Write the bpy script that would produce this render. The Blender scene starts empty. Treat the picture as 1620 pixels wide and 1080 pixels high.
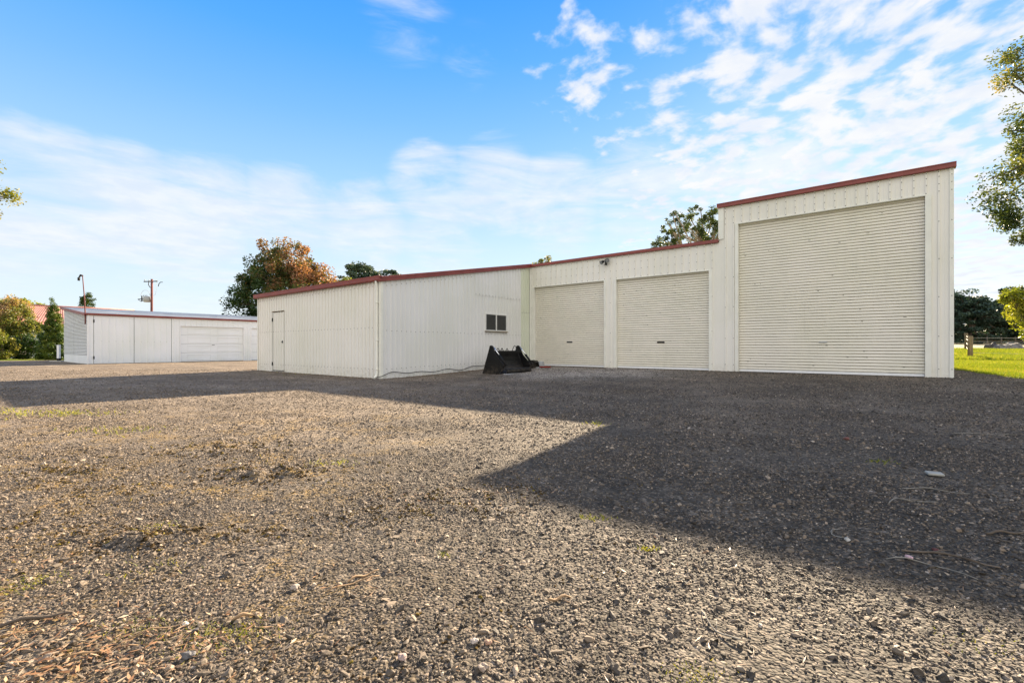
import bpy, math, random
import numpy as np
from mathutils import Vector, noise, Matrix
rnd = random.Random(7)
R = math.radians
scene = bpy.context.scene
COL = scene.collection
F = 745.0; HY = 549.0; CX = 810.0

# ------------------------------------------------------------------ helpers
def at(px, D, py=None):
    """world point for a picture column at depth D; z from the row when given"""
    x = (px - CX) / F * D
    return (x, D) if py is None else (x, D, 1 + (HY - py) / F * D)

def tag(o, label=None, cat=None, group=None, kind=None):
    if label: o['label'] = label
    if cat: o['category'] = cat
    if group: o['group'] = group
    if kind: o['kind'] = kind
    return o

def empty(name, loc, rz=0.0):
    o = bpy.data.objects.new(name, None); COL.objects.link(o)
    o.location = loc; o.rotation_euler = (0, 0, rz); o.empty_display_size = .2
    return o

class MB:
    def __init__(s): s.v = []; s.f = []; s.m = []; s.sm = []
    def face(s, pts, mat=0, smooth=False):
        b = len(s.v); s.v.extend([tuple(p) for p in pts]); s.f.append(tuple(range(b, b + len(pts)))); s.m.append(mat); s.sm.append(smooth)
    def box(s, x0, x1, y0, y1, z0, z1, mat=0):
        c = [(x0,y0,z0),(x1,y0,z0),(x1,y1,z0),(x0,y1,z0),(x0,y0,z1),(x1,y0,z1),(x1,y1,z1),(x0,y1,z1)]
        b = len(s.v); s.v.extend(c)
        for f in ((3,2,1,0),(4,5,6,7),(0,1,5,4),(1,2,6,5),(2,3,7,6),(3,0,4,7)):
            s.f.append(tuple(b+i for i in f)); s.m.append(mat); s.sm.append(False)
    def bar(s, a, b, w, h, mat=0):
        """box from a to b, w wide sideways, h high"""
        a = Vector(a); b = Vector(b); d = (b-a).normalized()
        up = Vector((0,0,1)) if abs(d.z) < .95 else Vector((1,0,0))
        sd = d.cross(up).normalized(); u = sd.cross(d)
        base = len(s.v)
        for p in (a, b):
            for i, j in ((-1,-1),(1,-1),(1,1),(-1,1)):
                s.v.append(tuple(p + sd*(i*w/2) + u*(j*h/2)))
        for f in ((3,2,1,0),(4,5,6,7),(0,1,5,4),(1,2,6,5),(2,3,7,6),(3,0,4,7)):
            s.f.append(tuple(base+i for i in f)); s.m.append(mat); s.sm.append(False)
    def prism(s, poly, ax, a0, a1, mat=0):
        """polygon in the plane across axis ax, extruded a0..a1"""
        def P(u, w, a):
            return (a,u,w) if ax == 0 else (u,a,w) if ax == 1 else (u,w,a)
        n = len(poly); b = len(s.v)
        for a in (a0, a1):
            for (u, w) in poly: s.v.append(P(u, w, a))
        s.f.append(tuple(b+i for i in range(n))[::-1]); s.f.append(tuple(b+n+i for i in range(n)))
        s.m += [mat, mat]; s.sm += [False, False]
        for i in range(n):
            j = (i+1) % n
            s.f.append((b+i, b+j, b+n+j, b+n+i)); s.m.append(mat); s.sm.append(False)
    def tube(s, pts, rad, n=8, mat=0, caps=True):
        pts = [Vector(p) for p in pts]
        if not hasattr(rad, '__len__'): rad = [rad]*len(pts)
        b = len(s.v); prev = None
        for i, p in enumerate(pts):
            d = (pts[min(i+1, len(pts)-1)] - pts[max(i-1, 0)])
            d = d.normalized() if d.length > 1e-9 else Vector((0,0,1))
            if prev is None:
                ref = Vector((0,0,1)) if abs(d.z) < .9 else Vector((1,0,0))
                sd = d.cross(ref).normalized()
            else:
                sd = (prev - d*prev.dot(d)).normalized()
            prev = sd; u = d.cross(sd)
            for k in range(n):
                t = 2*math.pi*k/n
                s.v.append(tuple(p + (sd*math.cos(t) + u*math.sin(t))*rad[i]))
        for i in range(len(pts)-1):
            for k in range(n):
                k2 = (k+1) % n
                s.f.append((b+i*n+k, b+i*n+k2, b+(i+1)*n+k2, b+(i+1)*n+k)); s.m.append(mat); s.sm.append(True)
        if caps:
            s.f.append(tuple(b+k for k in range(n))[::-1]); s.m.append(mat); s.sm.append(False)
            e = b+(len(pts)-1)*n
            s.f.append(tuple(e+k for k in range(n))); s.m.append(mat); s.sm.append(False)
    def disc(s, c, nrm, r, n=6, mat=0, h=.003):
        c = Vector(c); nrm = Vector(nrm)
        s.tube([c, c+nrm*h], r, n, mat)
    def build(s, name, mats, parent=None, bevel=0):
        me = bpy.data.meshes.new(name); me.from_pydata(s.v, [], s.f)
        if not isinstance(mats, (list, tuple)): mats = [mats]
        for m in mats: me.materials.append(m)
        me.polygons.foreach_set('material_index', s.m)
        me.polygons.foreach_set('use_smooth', s.sm)
        me.update()
        o = bpy.data.objects.new(name, me); COL.objects.link(o)
        if parent: o.parent = parent
        if bevel:
            bv = o.modifiers.new('bevel', 'BEVEL'); bv.width = bevel; bv.segments = 2; bv.limit_method = 'ANGLE'
        return o

def npmesh(name, verts, faces_flat, nside, mat, parent=None, attr=None, smooth=False):
    me = bpy.data.meshes.new(name)
    nv = len(verts); nf = len(faces_flat)//nside
    me.vertices.add(nv); me.vertices.foreach_set('co', np.asarray(verts, dtype=np.float32).ravel())
    me.loops.add(len(faces_flat)); me.loops.foreach_set('vertex_index', np.asarray(faces_flat, dtype=np.int32))
    me.polygons.add(nf)
    me.polygons.foreach_set('loop_start', np.arange(0, nf*nside, nside, dtype=np.int32))
    me.polygons.foreach_set('loop_total', np.full(nf, nside, dtype=np.int32))
    if smooth: me.polygons.foreach_set('use_smooth', np.ones(nf, dtype=bool))
    me.update(calc_edges=True)
    if attr is not None:
        for k, vals in attr.items():
            a = me.attributes.new(k, 'FLOAT', 'POINT'); a.data.foreach_set('value', np.asarray(vals, dtype=np.float32))
    me.materials.append(mat); me.validate()
    o = bpy.data.objects.new(name, me); COL.objects.link(o)
    if parent: o.parent = parent
    return o

# ------------------------------------------------------------------ node helpers
class NT:
    def __init__(s, tree): s.t = tree; s.n = tree.nodes; s.l = tree.links
    def node(s, typ, **kw):
        n = s.n.new(typ)
        for k, v in kw.items(): setattr(n, k, v)
        return n
    def put(s, sock, v):
        if isinstance(v, bpy.types.NodeSocket): s.l.new(v, sock)
        else: sock.default_value = v
    def math(s, op, a, b=None, c=None, clamp=False):
        n = s.n.new('ShaderNodeMath'); n.operation = op; n.use_clamp = clamp
        s.put(n.inputs[0], a)
        if b is not None: s.put(n.inputs[1], b)
        if c is not None: s.put(n.inputs[2], c)
        return n.outputs[0]
    def vmath(s, op, a, b=None):
        n = s.n.new('ShaderNodeVectorMath'); n.operation = op
        s.put(n.inputs[0], a)
        if b is not None:
            if op == 'SCALE': s.put(n.inputs['Scale'], b)
            else: s.put(n.inputs[1], b)
        return n.outputs['Value'] if op in ('DOT_PRODUCT','LENGTH','DISTANCE') else n.outputs[0]
    def mix(s, f, a, b, mode='MIX'):
        n = s.n.new('ShaderNodeMix'); n.data_type = 'RGBA'; n.blend_type = mode; n.clamp_factor = True
        s.put(n.inputs[0], f); s.put(n.inputs[6], a); s.put(n.inputs[7], b)
        return n.outputs[2]
    def noise(s, vec, scale, detail=4, rough=.55, out=0, dist=0):
        n = s.n.new('ShaderNodeTexNoise'); s.put(n.inputs['Vector'], vec); n.inputs['Scale'].default_value = scale
        n.inputs['Detail'].default_value = detail; n.inputs['Roughness'].default_value = rough; n.inputs['Distortion'].default_value = dist
        return n.outputs[out]
    def voro(s, vec, scale, out='Distance', feature='F1', rand=1.0):
        n = s.n.new('ShaderNodeTexVoronoi'); n.feature = feature; s.put(n.inputs['Vector'], vec); n.inputs['Scale'].default_value = scale
        n.inputs['Randomness'].default_value = rand
        return n.outputs[out]
    def ramp(s, f, stops, interp='LINEAR'):
        n = s.n.new('ShaderNodeValToRGB'); s.put(n.inputs[0], f); cr = n.color_ramp; cr.interpolation = interp
        while len(cr.elements) < len(stops): cr.elements.new(.5)
        for e, (p, c) in zip(cr.elements, stops):
            e.position = p; e.color = (c[0], c[1], c[2], 1) if hasattr(c, '__len__') else (c, c, c, 1)
        return n.outputs[0]
    def mapr(s, v, a, b, c=0.0, d=1.0, smooth=True):
        n = s.n.new('ShaderNodeMapRange'); n.interpolation_type = 'SMOOTHSTEP' if smooth else 'LINEAR'
        s.put(n.inputs['Value'], v)
        for k, q in zip(('From Min','From Max','To Min','To Max'), (a,b,c,d)): s.put(n.inputs[k], q)
        return n.outputs[0]
    def bump(s, h, strength=.5, dist=.01, normal=None):
        n = s.n.new('ShaderNodeBump'); s.put(n.inputs['Height'], h); n.inputs['Strength'].default_value = strength
        n.inputs['Distance'].default_value = dist
        if normal is not None: s.l.new(normal, n.inputs['Normal'])
        return n.outputs[0]
    def comb(s, x, y, z):
        n = s.n.new('ShaderNodeCombineXYZ')
        for i, v in enumerate((x, y, z)): s.put(n.inputs[i], v)
        return n.outputs[0]
    def sep(s, v):
        n = s.n.new('ShaderNodeSeparateXYZ'); s.l.new(v, n.inputs[0]); return n.outputs

def mat(name):
    m = bpy.data.materials.new(name); m.use_nodes = True
    nt = NT(m.node_tree); bs = m.node_tree.nodes['Principled BSDF']
    return m, nt, bs

def plain(name, col, rough=.6, metal=0.0, var=.12, vscale=6, spec=.4, streak=False, bump=0.0):
    m, nt, bs = mat(name)
    tc = nt.node('ShaderNodeTexCoord').outputs['Object']
    v = tc
    if streak:
        v = nt.vmath('MULTIPLY', tc, (1.0, 1.0, .12))
    nz = nt.noise(v, vscale, 5, .6)
    f = nt.mapr(nz, .3, .7, 1-var, 1+var*.6)
    c = nt.node('ShaderNodeVectorMath', operation='SCALE'); c.inputs[0].default_value = col; nt.l.new(f, c.inputs['Scale'])
    nt.l.new(c.outputs[0], bs.inputs['Base Color'])
    bs.inputs['Roughness'].default_value = rough; bs.inputs['Metallic'].default_value = metal
    bs.inputs['Specular IOR Level'].default_value = spec
    if bump: nt.l.new(nt.bump(nt.noise(tc, vscale*6, 4), bump, .01), bs.inputs['Normal'])
    return m

def cladding(name, col, dirt=(.33,.33,.24), amount=.5, low=.7):
    """painted steel sheet: faint streaks, splash marks near the ground, soft dents"""
    m, nt, bs = mat(name)
    tc = nt.node('ShaderNodeTexCoord').outputs['Object']
    x, y, z = nt.sep(tc)
    st = nt.noise(nt.vmath('MULTIPLY', tc, (3.0, 3.0, .18)), 4.0, 6, .65)
    pt = nt.noise(tc, .55, 3, .5)
    f1 = nt.math('MULTIPLY', nt.mapr(st, .5, .8), nt.mapr(pt, .35, .7))
    splash = nt.math('MULTIPLY', nt.mapr(z, .55, .02), nt.mapr(nt.noise(tc, 9.0, 5, .7), .38, .68))
    spk = nt.math('MULTIPLY', nt.mapr(nt.noise(tc, 70.0, 2, .5), .70, .76), .5)
    f = nt.math('ADD', nt.math('MULTIPLY', f1, amount), nt.math('MULTIPLY', splash, low), clamp=True)
    f = nt.math('MAXIMUM', f, spk)
    base = nt.mix(nt.mapr(pt, .3, .75), (col[0], col[1], col[2], 1), (col[0]*.93, col[1]*.94, col[2]*.9, 1))
    # each sheet is a touch different
    sh = nt.node('ShaderNodeTexWhiteNoise', noise_dimensions='2D')
    nt.l.new(nt.comb(nt.math('FLOOR', nt.math('DIVIDE', nt.math('ADD', x, 50.0), .80)), nt.math('FLOOR', nt.math('DIVIDE', nt.math('ADD', y, 50.0), .80)), 0.0), sh.inputs['Vector'])
    base = nt.mix(nt.math('MULTIPLY', sh.outputs['Value'], .07), base, (.45,.45,.42,1))
    c = nt.mix(nt.math('MULTIPLY', f, .55), base, (dirt[0], dirt[1], dirt[2], 1))
    nt.l.new(c, bs.inputs['Base Color'])
    nt.l.new(nt.mapr(st, .3, .7, .42, .58), bs.inputs['Roughness'])
    bs.inputs['Specular IOR Level'].default_value = .35
    nt.l.new(nt.bump(nt.noise(tc, 1.6, 2, .4), .25, .03), bs.inputs['Normal'])
    return m

def foliage(name, stops, trans=.35, rough=.5, ocol=None):
    m, nt, bs = mat(name)
    a = nt.node('ShaderNodeAttribute', attribute_name='tint')
    col = nt.ramp(a.outputs['Fac'], stops)
    nt.l.new(col, bs.inputs['Base Color']); bs.inputs['Roughness'].default_value = rough
    bs.inputs['Specular IOR Level'].default_value = .35
    tr = nt.node('ShaderNodeBsdfTranslucent'); nt.l.new(nt.mix(1.0, col, (1.0,.95,.45,1), 'MULTIPLY'), tr.inputs['Color'])
    mx = nt.node('ShaderNodeMixShader'); mx.inputs[0].default_value = trans
    nt.l.new(bs.outputs[0], mx.inputs[1]); nt.l.new(tr.outputs[0], mx.inputs[2])
    nt.l.new(mx.outputs[0], m.node_tree.nodes['Material Output'].inputs['Surface'])
    return m

# ------------------------------------------------------------------ light, sky, camera
SUN_H = Vector((math.sin(R(30.2)), math.cos(R(30.2)))); SUN_EL = R(21.85)
EXPO = 2.25
sun = bpy.data.lights.new('sun', 'SUN'); sun.energy = 5.0; sun.angle = R(.5); sun.color = (1.0, .82, .58)
so = bpy.data.objects.new('sun', sun); COL.objects.link(so)
sv = Vector((SUN_H.x*math.cos(SUN_EL), SUN_H.y*math.cos(SUN_EL), math.sin(SUN_EL)))
so.rotation_euler = sv.to_track_quat('Z', 'Y').to_euler(); so.location = (20, 30, 30)

def build_world():
    w = bpy.data.worlds.new('World'); scene.world = w; w.use_nodes = True
    nt = NT(w.node_tree); bg = w.node_tree.nodes['Background']; bg.inputs['Strength'].default_value = .1
    sky = nt.node('ShaderNodeTexSky', sky_type='NISHITA'); sky.sun_disc = False
    sky.sun_elevation = SUN_EL; sky.sun_rotation = math.atan2(SUN_H.x, SUN_H.y)
    sky.altitude = 0; sky.air_density = 1.0; sky.dust_density = .25; sky.ozone_density = 1.0
    d = nt.vmath('NORMALIZE', nt.node('ShaderNodeTexCoord').outputs['Generated'])
    x, y, z = nt.sep(d)
    K = 10.0 / 2**EXPO          # a shader value of K shows as display white at strength .1
    # clear air: deep blue overhead fading to near white at the horizon, a little of the physical sky kept in it
    zz = nt.math('MAXIMUM', z, 0.0)
    grad = nt.ramp(zz, [(0.0,(.82,.90,.97)), (.10,(.72,.86,.98)), (.20,(.60,.80,.99)), (.32,(.36,.66,1.0)), (.42,(.20,.53,1.0)), (.52,(.08,.42,1.0)), (.62,(.02,.33,1.0)), (1.0,(.01,.2,.75))])
    gk = nt.vmath('SCALE', grad, K*.97)
    clear = nt.mix(.06, gk, sky.outputs[0])
    def dirv(px, py):
        v = Vector(((px-CX)/F, 1, (HY-py)/F)).normalized(); return (v.x, v.y, v.z)
    def lobe(px, py, inner, outer, k=1.0):
        dt = nt.vmath('DOT_PRODUCT', d, dirv(px, py))
        return nt.math('MULTIPLY', nt.mapr(dt, math.cos(R(outer)), math.cos(R(inner))), k)
    def total(ls):
        o = ls[0]
        for q in ls[1:]: o = nt.math('MAXIMUM', o, q)
        return o
    # plane of the cloud deck
    inv = nt.math('DIVIDE', 1.0, nt.math('ADD', zz, .10))
    X = nt.math('MULTIPLY', x, inv); Y = nt.math('MULTIPLY', y, inv)
    A = nt.math('ADD', nt.math('MULTIPLY', X, .80), nt.math('MULTIPLY', Y, -.60))   # along the streaks
    B = nt.math('ADD', nt.math('MULTIPLY', X, .60), nt.math('MULTIPLY', Y, .80))
    v1 = nt.comb(nt.math('MULTIPLY', A, 1.9), nt.math('MULTIPLY', B, 1.7), 0.0)
    warp = nt.noise(v1, .9, 2, .5, out=1)
    v1w = nt.vmath('ADD', v1, nt.vmath('SCALE', warp, .35))
    n1 = nt.noise(v1w, 5.4, 9, .52)
    n1b = nt.noise(v1w, .75, 3, .5)
    ma = total([lobe(1420,180,9,33), lobe(1180,190,2,13,.9), lobe(1560,330,4,20,.95), lobe(1080,210,1,9,.8), lobe(920,100,1.0,8,.80), lobe(1010,80,1,6,.72), lobe(1068,240,.4,4,.78), lobe(1230,60,1,12,.70)])
    da = nt.math('ADD', nt.math('ADD', nt.math('MULTIPLY', n1, 1.0), nt.math('MULTIPLY', n1b, .35)), nt.math('MULTIPLY', ma, .33))
    ca = nt.math('MULTIPLY', nt.mapr(da, .835, 1.09), nt.mapr(ma, .02, .35))
    ca = nt.math('MULTIPLY', ca, .95)
    # low stratus streaks toward the horizon
    v2 = nt.comb(nt.math('MULTIPLY', x, 2.6), nt.math('MULTIPLY', y, 1.6), nt.math('MULTIPLY', z, 13.0))
    n2 = nt.noise(v2, 1.5, 8, .60, dist=.6)
    mb = total([lobe(20,275,1,6,.95), lobe(100,290,1,6,.92), lobe(200,320,1,7,.95), lobe(330,345,1,8,.98), lobe(450,355,1,8,.98), lobe(570,375,1,8,.98), lobe(700,400,1,8,.85), lobe(690,300,1,7,.92), lobe(780,302,2,8,1.0), lobe(880,318,2,8,1.0),
                lobe(1000,305,1,8,.85), lobe(60,375,1,9,.7), lobe(300,420,1,14,.6), lobe(640,25,.8,6,.34), lobe(745,90,.8,4,.32), lobe(1240,300,1,6,.9), lobe(1130,340,1,7,.7)])
    db = nt.math('ADD', nt.math('MULTIPLY', n2, 1.5), nt.math('MULTIPLY', mb, .50))
    cb = nt.math('MULTIPLY', nt.mapr(db, .80, 1.42), nt.mapr(mb, .02, .4))
    cb = nt.math('MULTIPLY', cb, .74)
    # unseen bright cloud added behind the photographer to light the shaded walls
    mc = nt.mapr(y, .15, -.25)
    cc = nt.math('MULTIPLY', nt.mapr(nt.noise(v1w, 1.2, 6, .55), .25, .46), mc)
    cover = nt.math('MAXIMUM', nt.math('MAXIMUM', ca, cb), cc)
    shade = nt.mapr(nt.noise(v1w, 3.2, 5, .6), .3, .7)
    ccol = nt.mix(shade, (.84*K, .89*K, .98*K, 1), (1.0*K, .995*K, .99*K, 1))
    ccol = nt.mix(mc, ccol, (1.52*K, 1.50*K, 1.44*K, 1))
    out = nt.mix(cover, clear, ccol)
    # ground half of the world
    out = nt.mix(nt.mapr(z, -.01, -.05), out, (.12*K, .12*K, .1*K, 1))
    nt.l.new(out, bg.inputs['Color'])
build_world()

cam = bpy.data.cameras.new('camera'); co = bpy.data.objects.new('camera', cam); COL.objects.link(co)
co.location = (0, 0, 1); co.rotation_euler = (R(90), 0, 0)
cam.sensor_width = 36; cam.lens = F/1620*36; cam.shift_y = 9/1620; cam.clip_end = 6000; cam.clip_start = .05
scene.camera = co
vs = scene.view_settings; vs.view_transform = 'Standard'; vs.look = 'None'; vs.exposure = EXPO; vs.gamma = 1
scene.cycles.max_bounces = 6

# ------------------------------------------------------------------ frame of the farm shed (shared by all the buildings)
RZ = -math.atan2(.6224, .7828)
EX = Vector((.7828, -.6224)); EY = Vector((.6224, .7828))
C0 = Vector((-4.115, 14.81))
def to_local(x, y):
    dx = x - C0.x; dy = y - C0.y
    return dx*EX.x + dy*EX.y, dx*EY.x + dy*EY.y
def to_world(lx, ly):
    return C0.x + lx*EX.x + ly*EY.x, C0.y + lx*EX.y + ly*EY.y
def sst(a, b, t):
    t = (t-a)/(b-a); t = np.clip(t, 0, 1); return t*t*(3-2*t)

MOUNDS = []
for (px, py, r, h) in [(60,835,.10,.030),(75,815,.08,.02),(110,742,.16,.03),(140,748,.12,.03),(240,857,.16,.045),(205,862,.10,.03),(275,850,.08,.03),(110,855,.12,.02),(300,848,.09,.025),(350,708,.26,.035),(330,718,.22,.03),(375,716,.2,.025),(400,748,.25,.05),(425,756,.22,.05),(445,745,.15,.04),(60,765,.15,.03),(150,778,.14,.028),
                       (700,790,.14,.03),(660,805,.12,.03),(740,812,.1,.02),(790,785,.14,.03),(820,778,.12,.025),(380,852,.07,.02),(430,846,.08,.02),(560,822,.1,.02),(620,815,.1,.025),(35,750,.18,.03),(90,725,.2,.03),(200,790,.1,.02)]:
    D = F/(py-HY); MOUNDS.append(((px-CX)/F*D, D, r, h))

def ground_z(x, y):
    x = np.asarray(x, dtype=float); y = np.asarray(y, dtype=float)
    dx = x - C0.x; dy = y - C0.y
    lx = dx*EX.x + dy*EX.y; ly = dx*EY.x + dy*EY.y
    z = .172*sst(.3, 7.2, ly)*sst(-9.2, -8.2, lx)*(1 - .45*sst(14.5, 22, lx))
    # paddock rising away on the right
    p = np.interp(y, [14, 30, 38, 50, 100, 200, 4000], [0, .13, .45, .8, 1.75, 1.9, 2.2])
    z = z + p*sst(.55, .85, x/np.maximum(y, 5))*(y > 12)
    q = np.interp(y, [45, 120, 400, 4000], [0, .5, 1.2, 2.0])
    z = z + q*(1-sst(.55, .85, x/np.maximum(y, 5)))
    return z

def ground_pt(px, py):
    """point on the ground seen at picture position (flat first guess, two refinements)"""
    z = 0.0
    for _ in range(6):
        D = (1-z)*F/(py-HY); x = (px-CX)/F*D; z = float(ground_z(x, D))
    return x, D, z

def fbm(x, y, s, seed=0, oct=3):
    return noise.fractal(Vector((x*s+seed, y*s-seed, seed*.37)), .9, 2.1, oct, noise_basis='PERLIN_ORIGINAL')

# ------------------------------------------------------------------ ground materials
def gravel_material():
    m, nt, bs = mat('gravel')
    P = nt.node('ShaderNodeNewGeometry').outputs['Position']
    P = nt.vmath('MULTIPLY', P, (1, 1, .3))
    x, y, z = nt.sep(P)
    pr = nt.node('ShaderNodeTexVoronoi'); pr.feature = 'F1'; nt.l.new(P, pr.inputs['Vector']); pr.inputs['Scale'].default_value = 75
    cell = nt.sep(pr.outputs['Color'])[0]
    pr2 = nt.node('ShaderNodeTexVoronoi'); nt.l.new(P, pr2.inputs['Vector']); pr2.inputs['Scale'].default_value = 28
    cell2 = nt.sep(pr2.outputs['Color'])[1]
    big = nt.noise(P, .35, 4, .6)
    mid = nt.noise(P, 1.7, 5, .65)
    stone = nt.ramp(cell, [(0,(.028,.026,.023)), (.35,(.060,.055,.047)), (.65,(.105,.093,.077)), (.9,(.19,.168,.14)), (1,(.44,.40,.35))])
    stone2 = nt.ramp(cell2, [(0,(.035,.033,.029)), (.5,(.068,.061,.052)), (.9,(.14,.125,.105)), (1,(.32,.29,.25))])
    c = nt.mix(.4, stone, stone2)
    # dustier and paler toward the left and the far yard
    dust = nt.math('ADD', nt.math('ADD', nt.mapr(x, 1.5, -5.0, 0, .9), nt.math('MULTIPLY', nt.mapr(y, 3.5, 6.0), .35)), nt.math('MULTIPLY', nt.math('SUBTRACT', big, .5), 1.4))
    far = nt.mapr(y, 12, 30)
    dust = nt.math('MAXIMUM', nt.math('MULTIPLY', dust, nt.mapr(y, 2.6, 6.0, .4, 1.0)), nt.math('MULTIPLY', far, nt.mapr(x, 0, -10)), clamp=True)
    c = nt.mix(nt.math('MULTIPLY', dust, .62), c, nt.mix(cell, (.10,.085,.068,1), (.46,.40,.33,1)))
    # crushed grey spill in front of the first roller door
    dd = nt.vmath('DISTANCE', P, (2.6, 17.0, .05))
    spill = nt.math('MULTIPLY', nt.mapr(nt.math('ADD', dd, nt.math('MULTIPLY', mid, 2.5)), 6.0, 3.0), nt.mapr(cell, .2, .5))
    c = nt.mix(nt.math('MULTIPLY', spill, .85), c, (.50,.50,.49,1))
    # moss and fines on the left
    mo = nt.math('MULTIPLY', nt.mapr(nt.noise(P, 2.0, 7, .72), .465, .60), nt.mapr(nt.math('ADD', x, nt.math('MULTIPLY', big, 2.5)), 1.5, -1.0))
    mo = nt.math('MULTIPLY', mo, nt.mapr(nt.noise(P, 40, 3, .6), .40, .58))
    mo = nt.math('MULTIPLY', mo, nt.mapr(y, 9.0, 5.0))
    c = nt.mix(nt.math('MULTIPLY', mo, .95), c, nt.mix(nt.noise(P, 6, 3), (.20,.12,.04,1), (.33,.25,.07,1)))
    # wheel tracks swinging past the doors, broad worn and damp patches
    C_ = nt.vmath('SUBTRACT', P, (C0.x, C0.y, 0.0)); ly = nt.vmath('DOT_PRODUCT', C_, (EY.x, EY.y, 0.0)); lx = nt.vmath('DOT_PRODUCT', C_, (EX.x, EX.y, 0.0))
    wob = nt.math('ADD', ly, nt.math('MULTIPLY', nt.math('SUBTRACT', nt.noise(P, .12, 2), .5), 3.0))
    tr = 0.0
    for q in (-1.6, .1, 2.3, 4.1, -4.6, -6.2):
        t_ = nt.mapr(nt.math('ABSOLUTE', nt.math('SUBTRACT', wob, q)), .34, .10)
        tr = nt.math('MAXIMUM', t_, tr)
    tr = nt.math('MULTIPLY', tr, nt.mapr(nt.noise(P, .8, 4, .6), .35, .65))
    lvl = nt.math('ADD', nt.mapr(nt.noise(P, .55, 5, .62), .32, .68, .70, 1.22), nt.math('MULTIPLY', tr, .26))
    lvl = nt.math('MULTIPLY', lvl, nt.mapr(nt.noise(P, 4.5, 4, .65), .3, .7, .78, 1.2))
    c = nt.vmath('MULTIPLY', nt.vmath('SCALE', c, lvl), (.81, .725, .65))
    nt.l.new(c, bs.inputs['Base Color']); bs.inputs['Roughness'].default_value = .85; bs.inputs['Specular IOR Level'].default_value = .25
    h = nt.math('ADD', nt.math('MULTIPLY', pr.outputs['Distance'], -.9), nt.math('MULTIPLY', pr2.outputs['Distance'], -.8))
    h = nt.math('ADD', h, nt.math('MULTIPLY', nt.noise(P, 160, 3, .7), .35))
    h = nt.math('ADD', h, nt.math('MULTIPLY', nt.noise(P, 12, 5, .7), .9))
    nt.l.new(nt.bump(h, 1.0, .012), bs.inputs['Normal'])
    return m
def pebble_material():
    m, nt, bs = mat('pebbles')
    r = nt.node('ShaderNodeObjectInfo').outputs['Random']
    P = nt.node('ShaderNodeNewGeometry').outputs['Position']
    x, y, z = nt.sep(P)
    c = nt.ramp(r, [(0,(.022,.021,.020)), (.28,(.048,.045,.041)), (.55,(.10,.09,.078)), (.8,(.20,.175,.145)), (.94,(.27,.225,.18)), (.98,(.42,.38,.33)), (1,(.55,.52,.48))])
    d = nt.mapr(nt.math('ADD', x, nt.math('MULTIPLY', nt.noise(P, .6, 3), 4)), 4.5, -2.0)
    c = nt.mix(nt.math('MULTIPLY', d, .5), c, nt.mix(r, (.11,.09,.068,1), (.38,.32,.25,1)))
    c = nt.mix(nt.math('MULTIPLY', nt.mapr(nt.noise(P, 90, 4, .7), .45, .7), .4), c, (.16,.14,.12,1))
    c = nt.vmath('MULTIPLY', c, (.84, .75, .665))
    nt.l.new(c, bs.inputs['Base Color']); bs.inputs['Roughness'].default_value = .75; bs.inputs['Specular IOR Level'].default_value = .35
    nt.l.new(nt.bump(nt.noise(P, 220, 3, .7), .5, .003), bs.inputs['Normal'])
    return m
def ground_material():
    m, nt, bs = mat('paddock')
    P = nt.node('ShaderNodeNewGeometry').outputs['Position']
    x, y, z = nt.sep(P)
    nz = nt.noise(P, .5, 5, .6); nf = nt.noise(P, 9, 5, .7)
    g = nt.mix(nt.mapr(nz, .35, .65), (.12,.165,.018,1), (.19,.20,.03,1))
    g = nt.mix(nt.mapr(nf, .45, .75), g, (.07,.11,.018,1))
    g = nt.mix(nt.math('MULTIPLY', nt.mapr(nt.noise(P, 1.3, 4, .7), .58, .72), .6), g, (.22,.17,.08,1))
    dry = nt.mix(nt.mapr(nz, .35, .65), (.26,.20,.12,1), (.18,.17,.08,1))
    c = nt.mix(nt.mapr(y, 52, 58), g, dry)
    nt.l.new(c, bs.inputs['Base Color']); bs.inputs['Roughness'].default_value = .9; bs.inputs['Specular IOR Level'].default_value = .1
    nt.l.new(nt.bump(nt.noise(P, 14, 5, .75), .8, .06), bs.inputs['Normal'])
    return m
M = {}
M['gravel'] = gravel_material(); M['pebble'] = pebble_material(); M['paddock'] = ground_material()

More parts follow.
